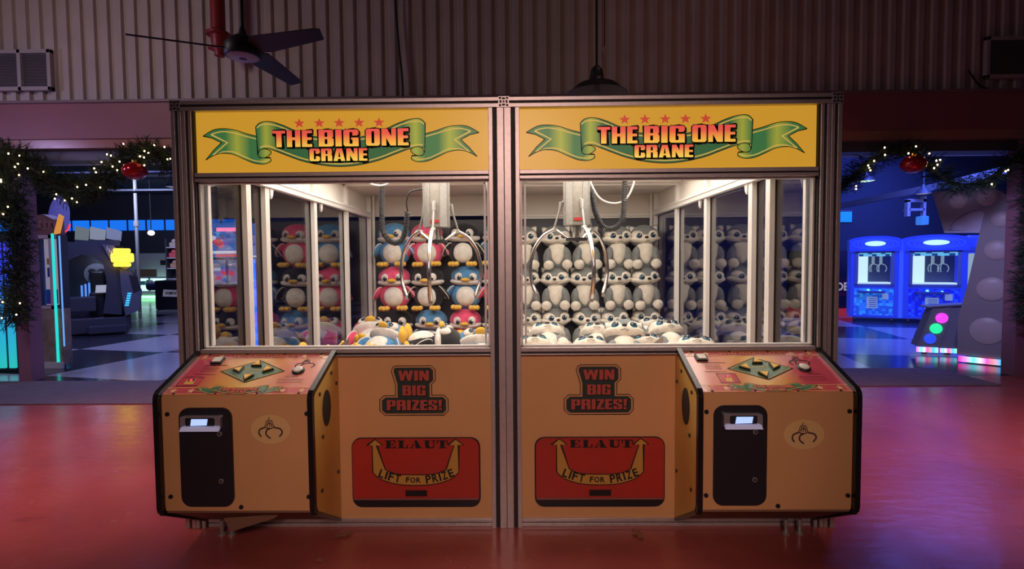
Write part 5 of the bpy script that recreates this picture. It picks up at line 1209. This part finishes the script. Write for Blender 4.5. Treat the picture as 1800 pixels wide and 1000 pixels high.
def rainbow(name, x0, x1): return gradmat(name, 'X', x0, x1, [(0, (1, .05, .4)), (.12, (.8, .3, .8)), (.25, (.1, .9, .9)), (.36, (.7, .8, 1)), (.48, (.9, .1, .5)), (.6, (.9, .3, .3)), (.72, (.05, .5, 1)), (.86, (.2, .9, .6)), (1, (1, .1, .4))], .4, 1.3)
MB(o).prism([(.02, .015), (.65, .015), (.65, .10), (.02, .10)], 0, .035, M).build('light_strip', rainbow('rainbow_strip_wide', 0, .46), t)
MB(o).prism([(.1, 0), (.6, 0), (.6, .10), (.1, .10)], -.3, -.02, M).build('base', BLACK, t)
t = thing('button_console', 'grey slanted console with magenta, green and blue round buttons', 'game console', (6.95, 8.75, 0)); o = t.location
M = Matrix.Translation((6.95, 8.75, 0)) @ Matrix.Rotation(math.radians(-20), 4, 'Z') @ FRONT
MB(o).prism([(.13, .80), (.40, .83), (.24, .13), (-.08, .14)], -.28, 0, M).prism([(.40, .83), (.56, .85), (.50, .12), (.24, .13)], -.28, -.03, M).prism([(.04, .80), (.58, .86), (.58, .88), (.04, .82)], -.30, .05, M).build('body', mat('grey_console', (.30, .30, .33), .5), t)
for x, z, c in ((.255, .63, ('magenta_button', (.75, .05, .80))), (.18, .45, ('green_button', (.02, .90, .30))), (.10, .275, ('blue_button', (.02, .06, .75)))):
    MB(o).lathe([(.085, 0), (.085, .015), (.06, .03), (0, .036)], M=M @ Matrix.Translation((x, z, 0)), seg=24).build('button', em(c[0], c[1], 1.3), t, True)
MB(o).prism([(-.08, .04), (.22, .04), (.22, .125), (-.08, .125)], -.02, .01, M).build('light_strip', rainbow('rainbow_strip_a', -.10, .22), t)
MB(o).prism([(.26, .04), (.49, .04), (.49, .115), (.26, .115)], -.05, -.02, M).build('light_strip', rainbow('rainbow_strip_b', .22, .48), t)
for x in (.08, .4): MB(o).prism([(x-.03, 0), (x+.03, 0), (x+.03, .05), (x-.03, .05)], -.2, -.12, M).build('caster', BLACK, t)
t = thing('lettered_cabinet', 'dark cabinet lettered DE, half hidden behind the right crane machine', 'arcade cabinet', (9.2, 15, 0)); o = t.location
MB(o).box(8.3, 9.75, 15.0, 15.8, .18, 1.9, .02).build('body', mat('dark_violet_cabinet', (.06, .045, .07), .5), t)
mb = MB(o); M = Matrix.Translation((0, 15, 0)) @ FRONT; mb.m(0).flat([(8.4, .50), (9.70, .58), (9.74, 1.12), (8.4, 1.12)], .006, M); mb.m(1).text('DE', 9.50, .84, .34, .24, .010, M, .03); mb.m(2).flat([(8.4, .50), (9.70, .58), (9.70, .66), (8.4, .58)], .008, M)
mb.build('front_print', [mat('maroon_print', (.20, .05, .08), .5), em('pale_letters', (.55, .5, .6), .5), mat('red_stripe', (.5, .05, .08), .5)], t)
MB(o).box(8.3, 9.75, 14.9, 15.8, 0, .20).build('base', em('red_base_glow', (.5, .03, .05), .5), t)
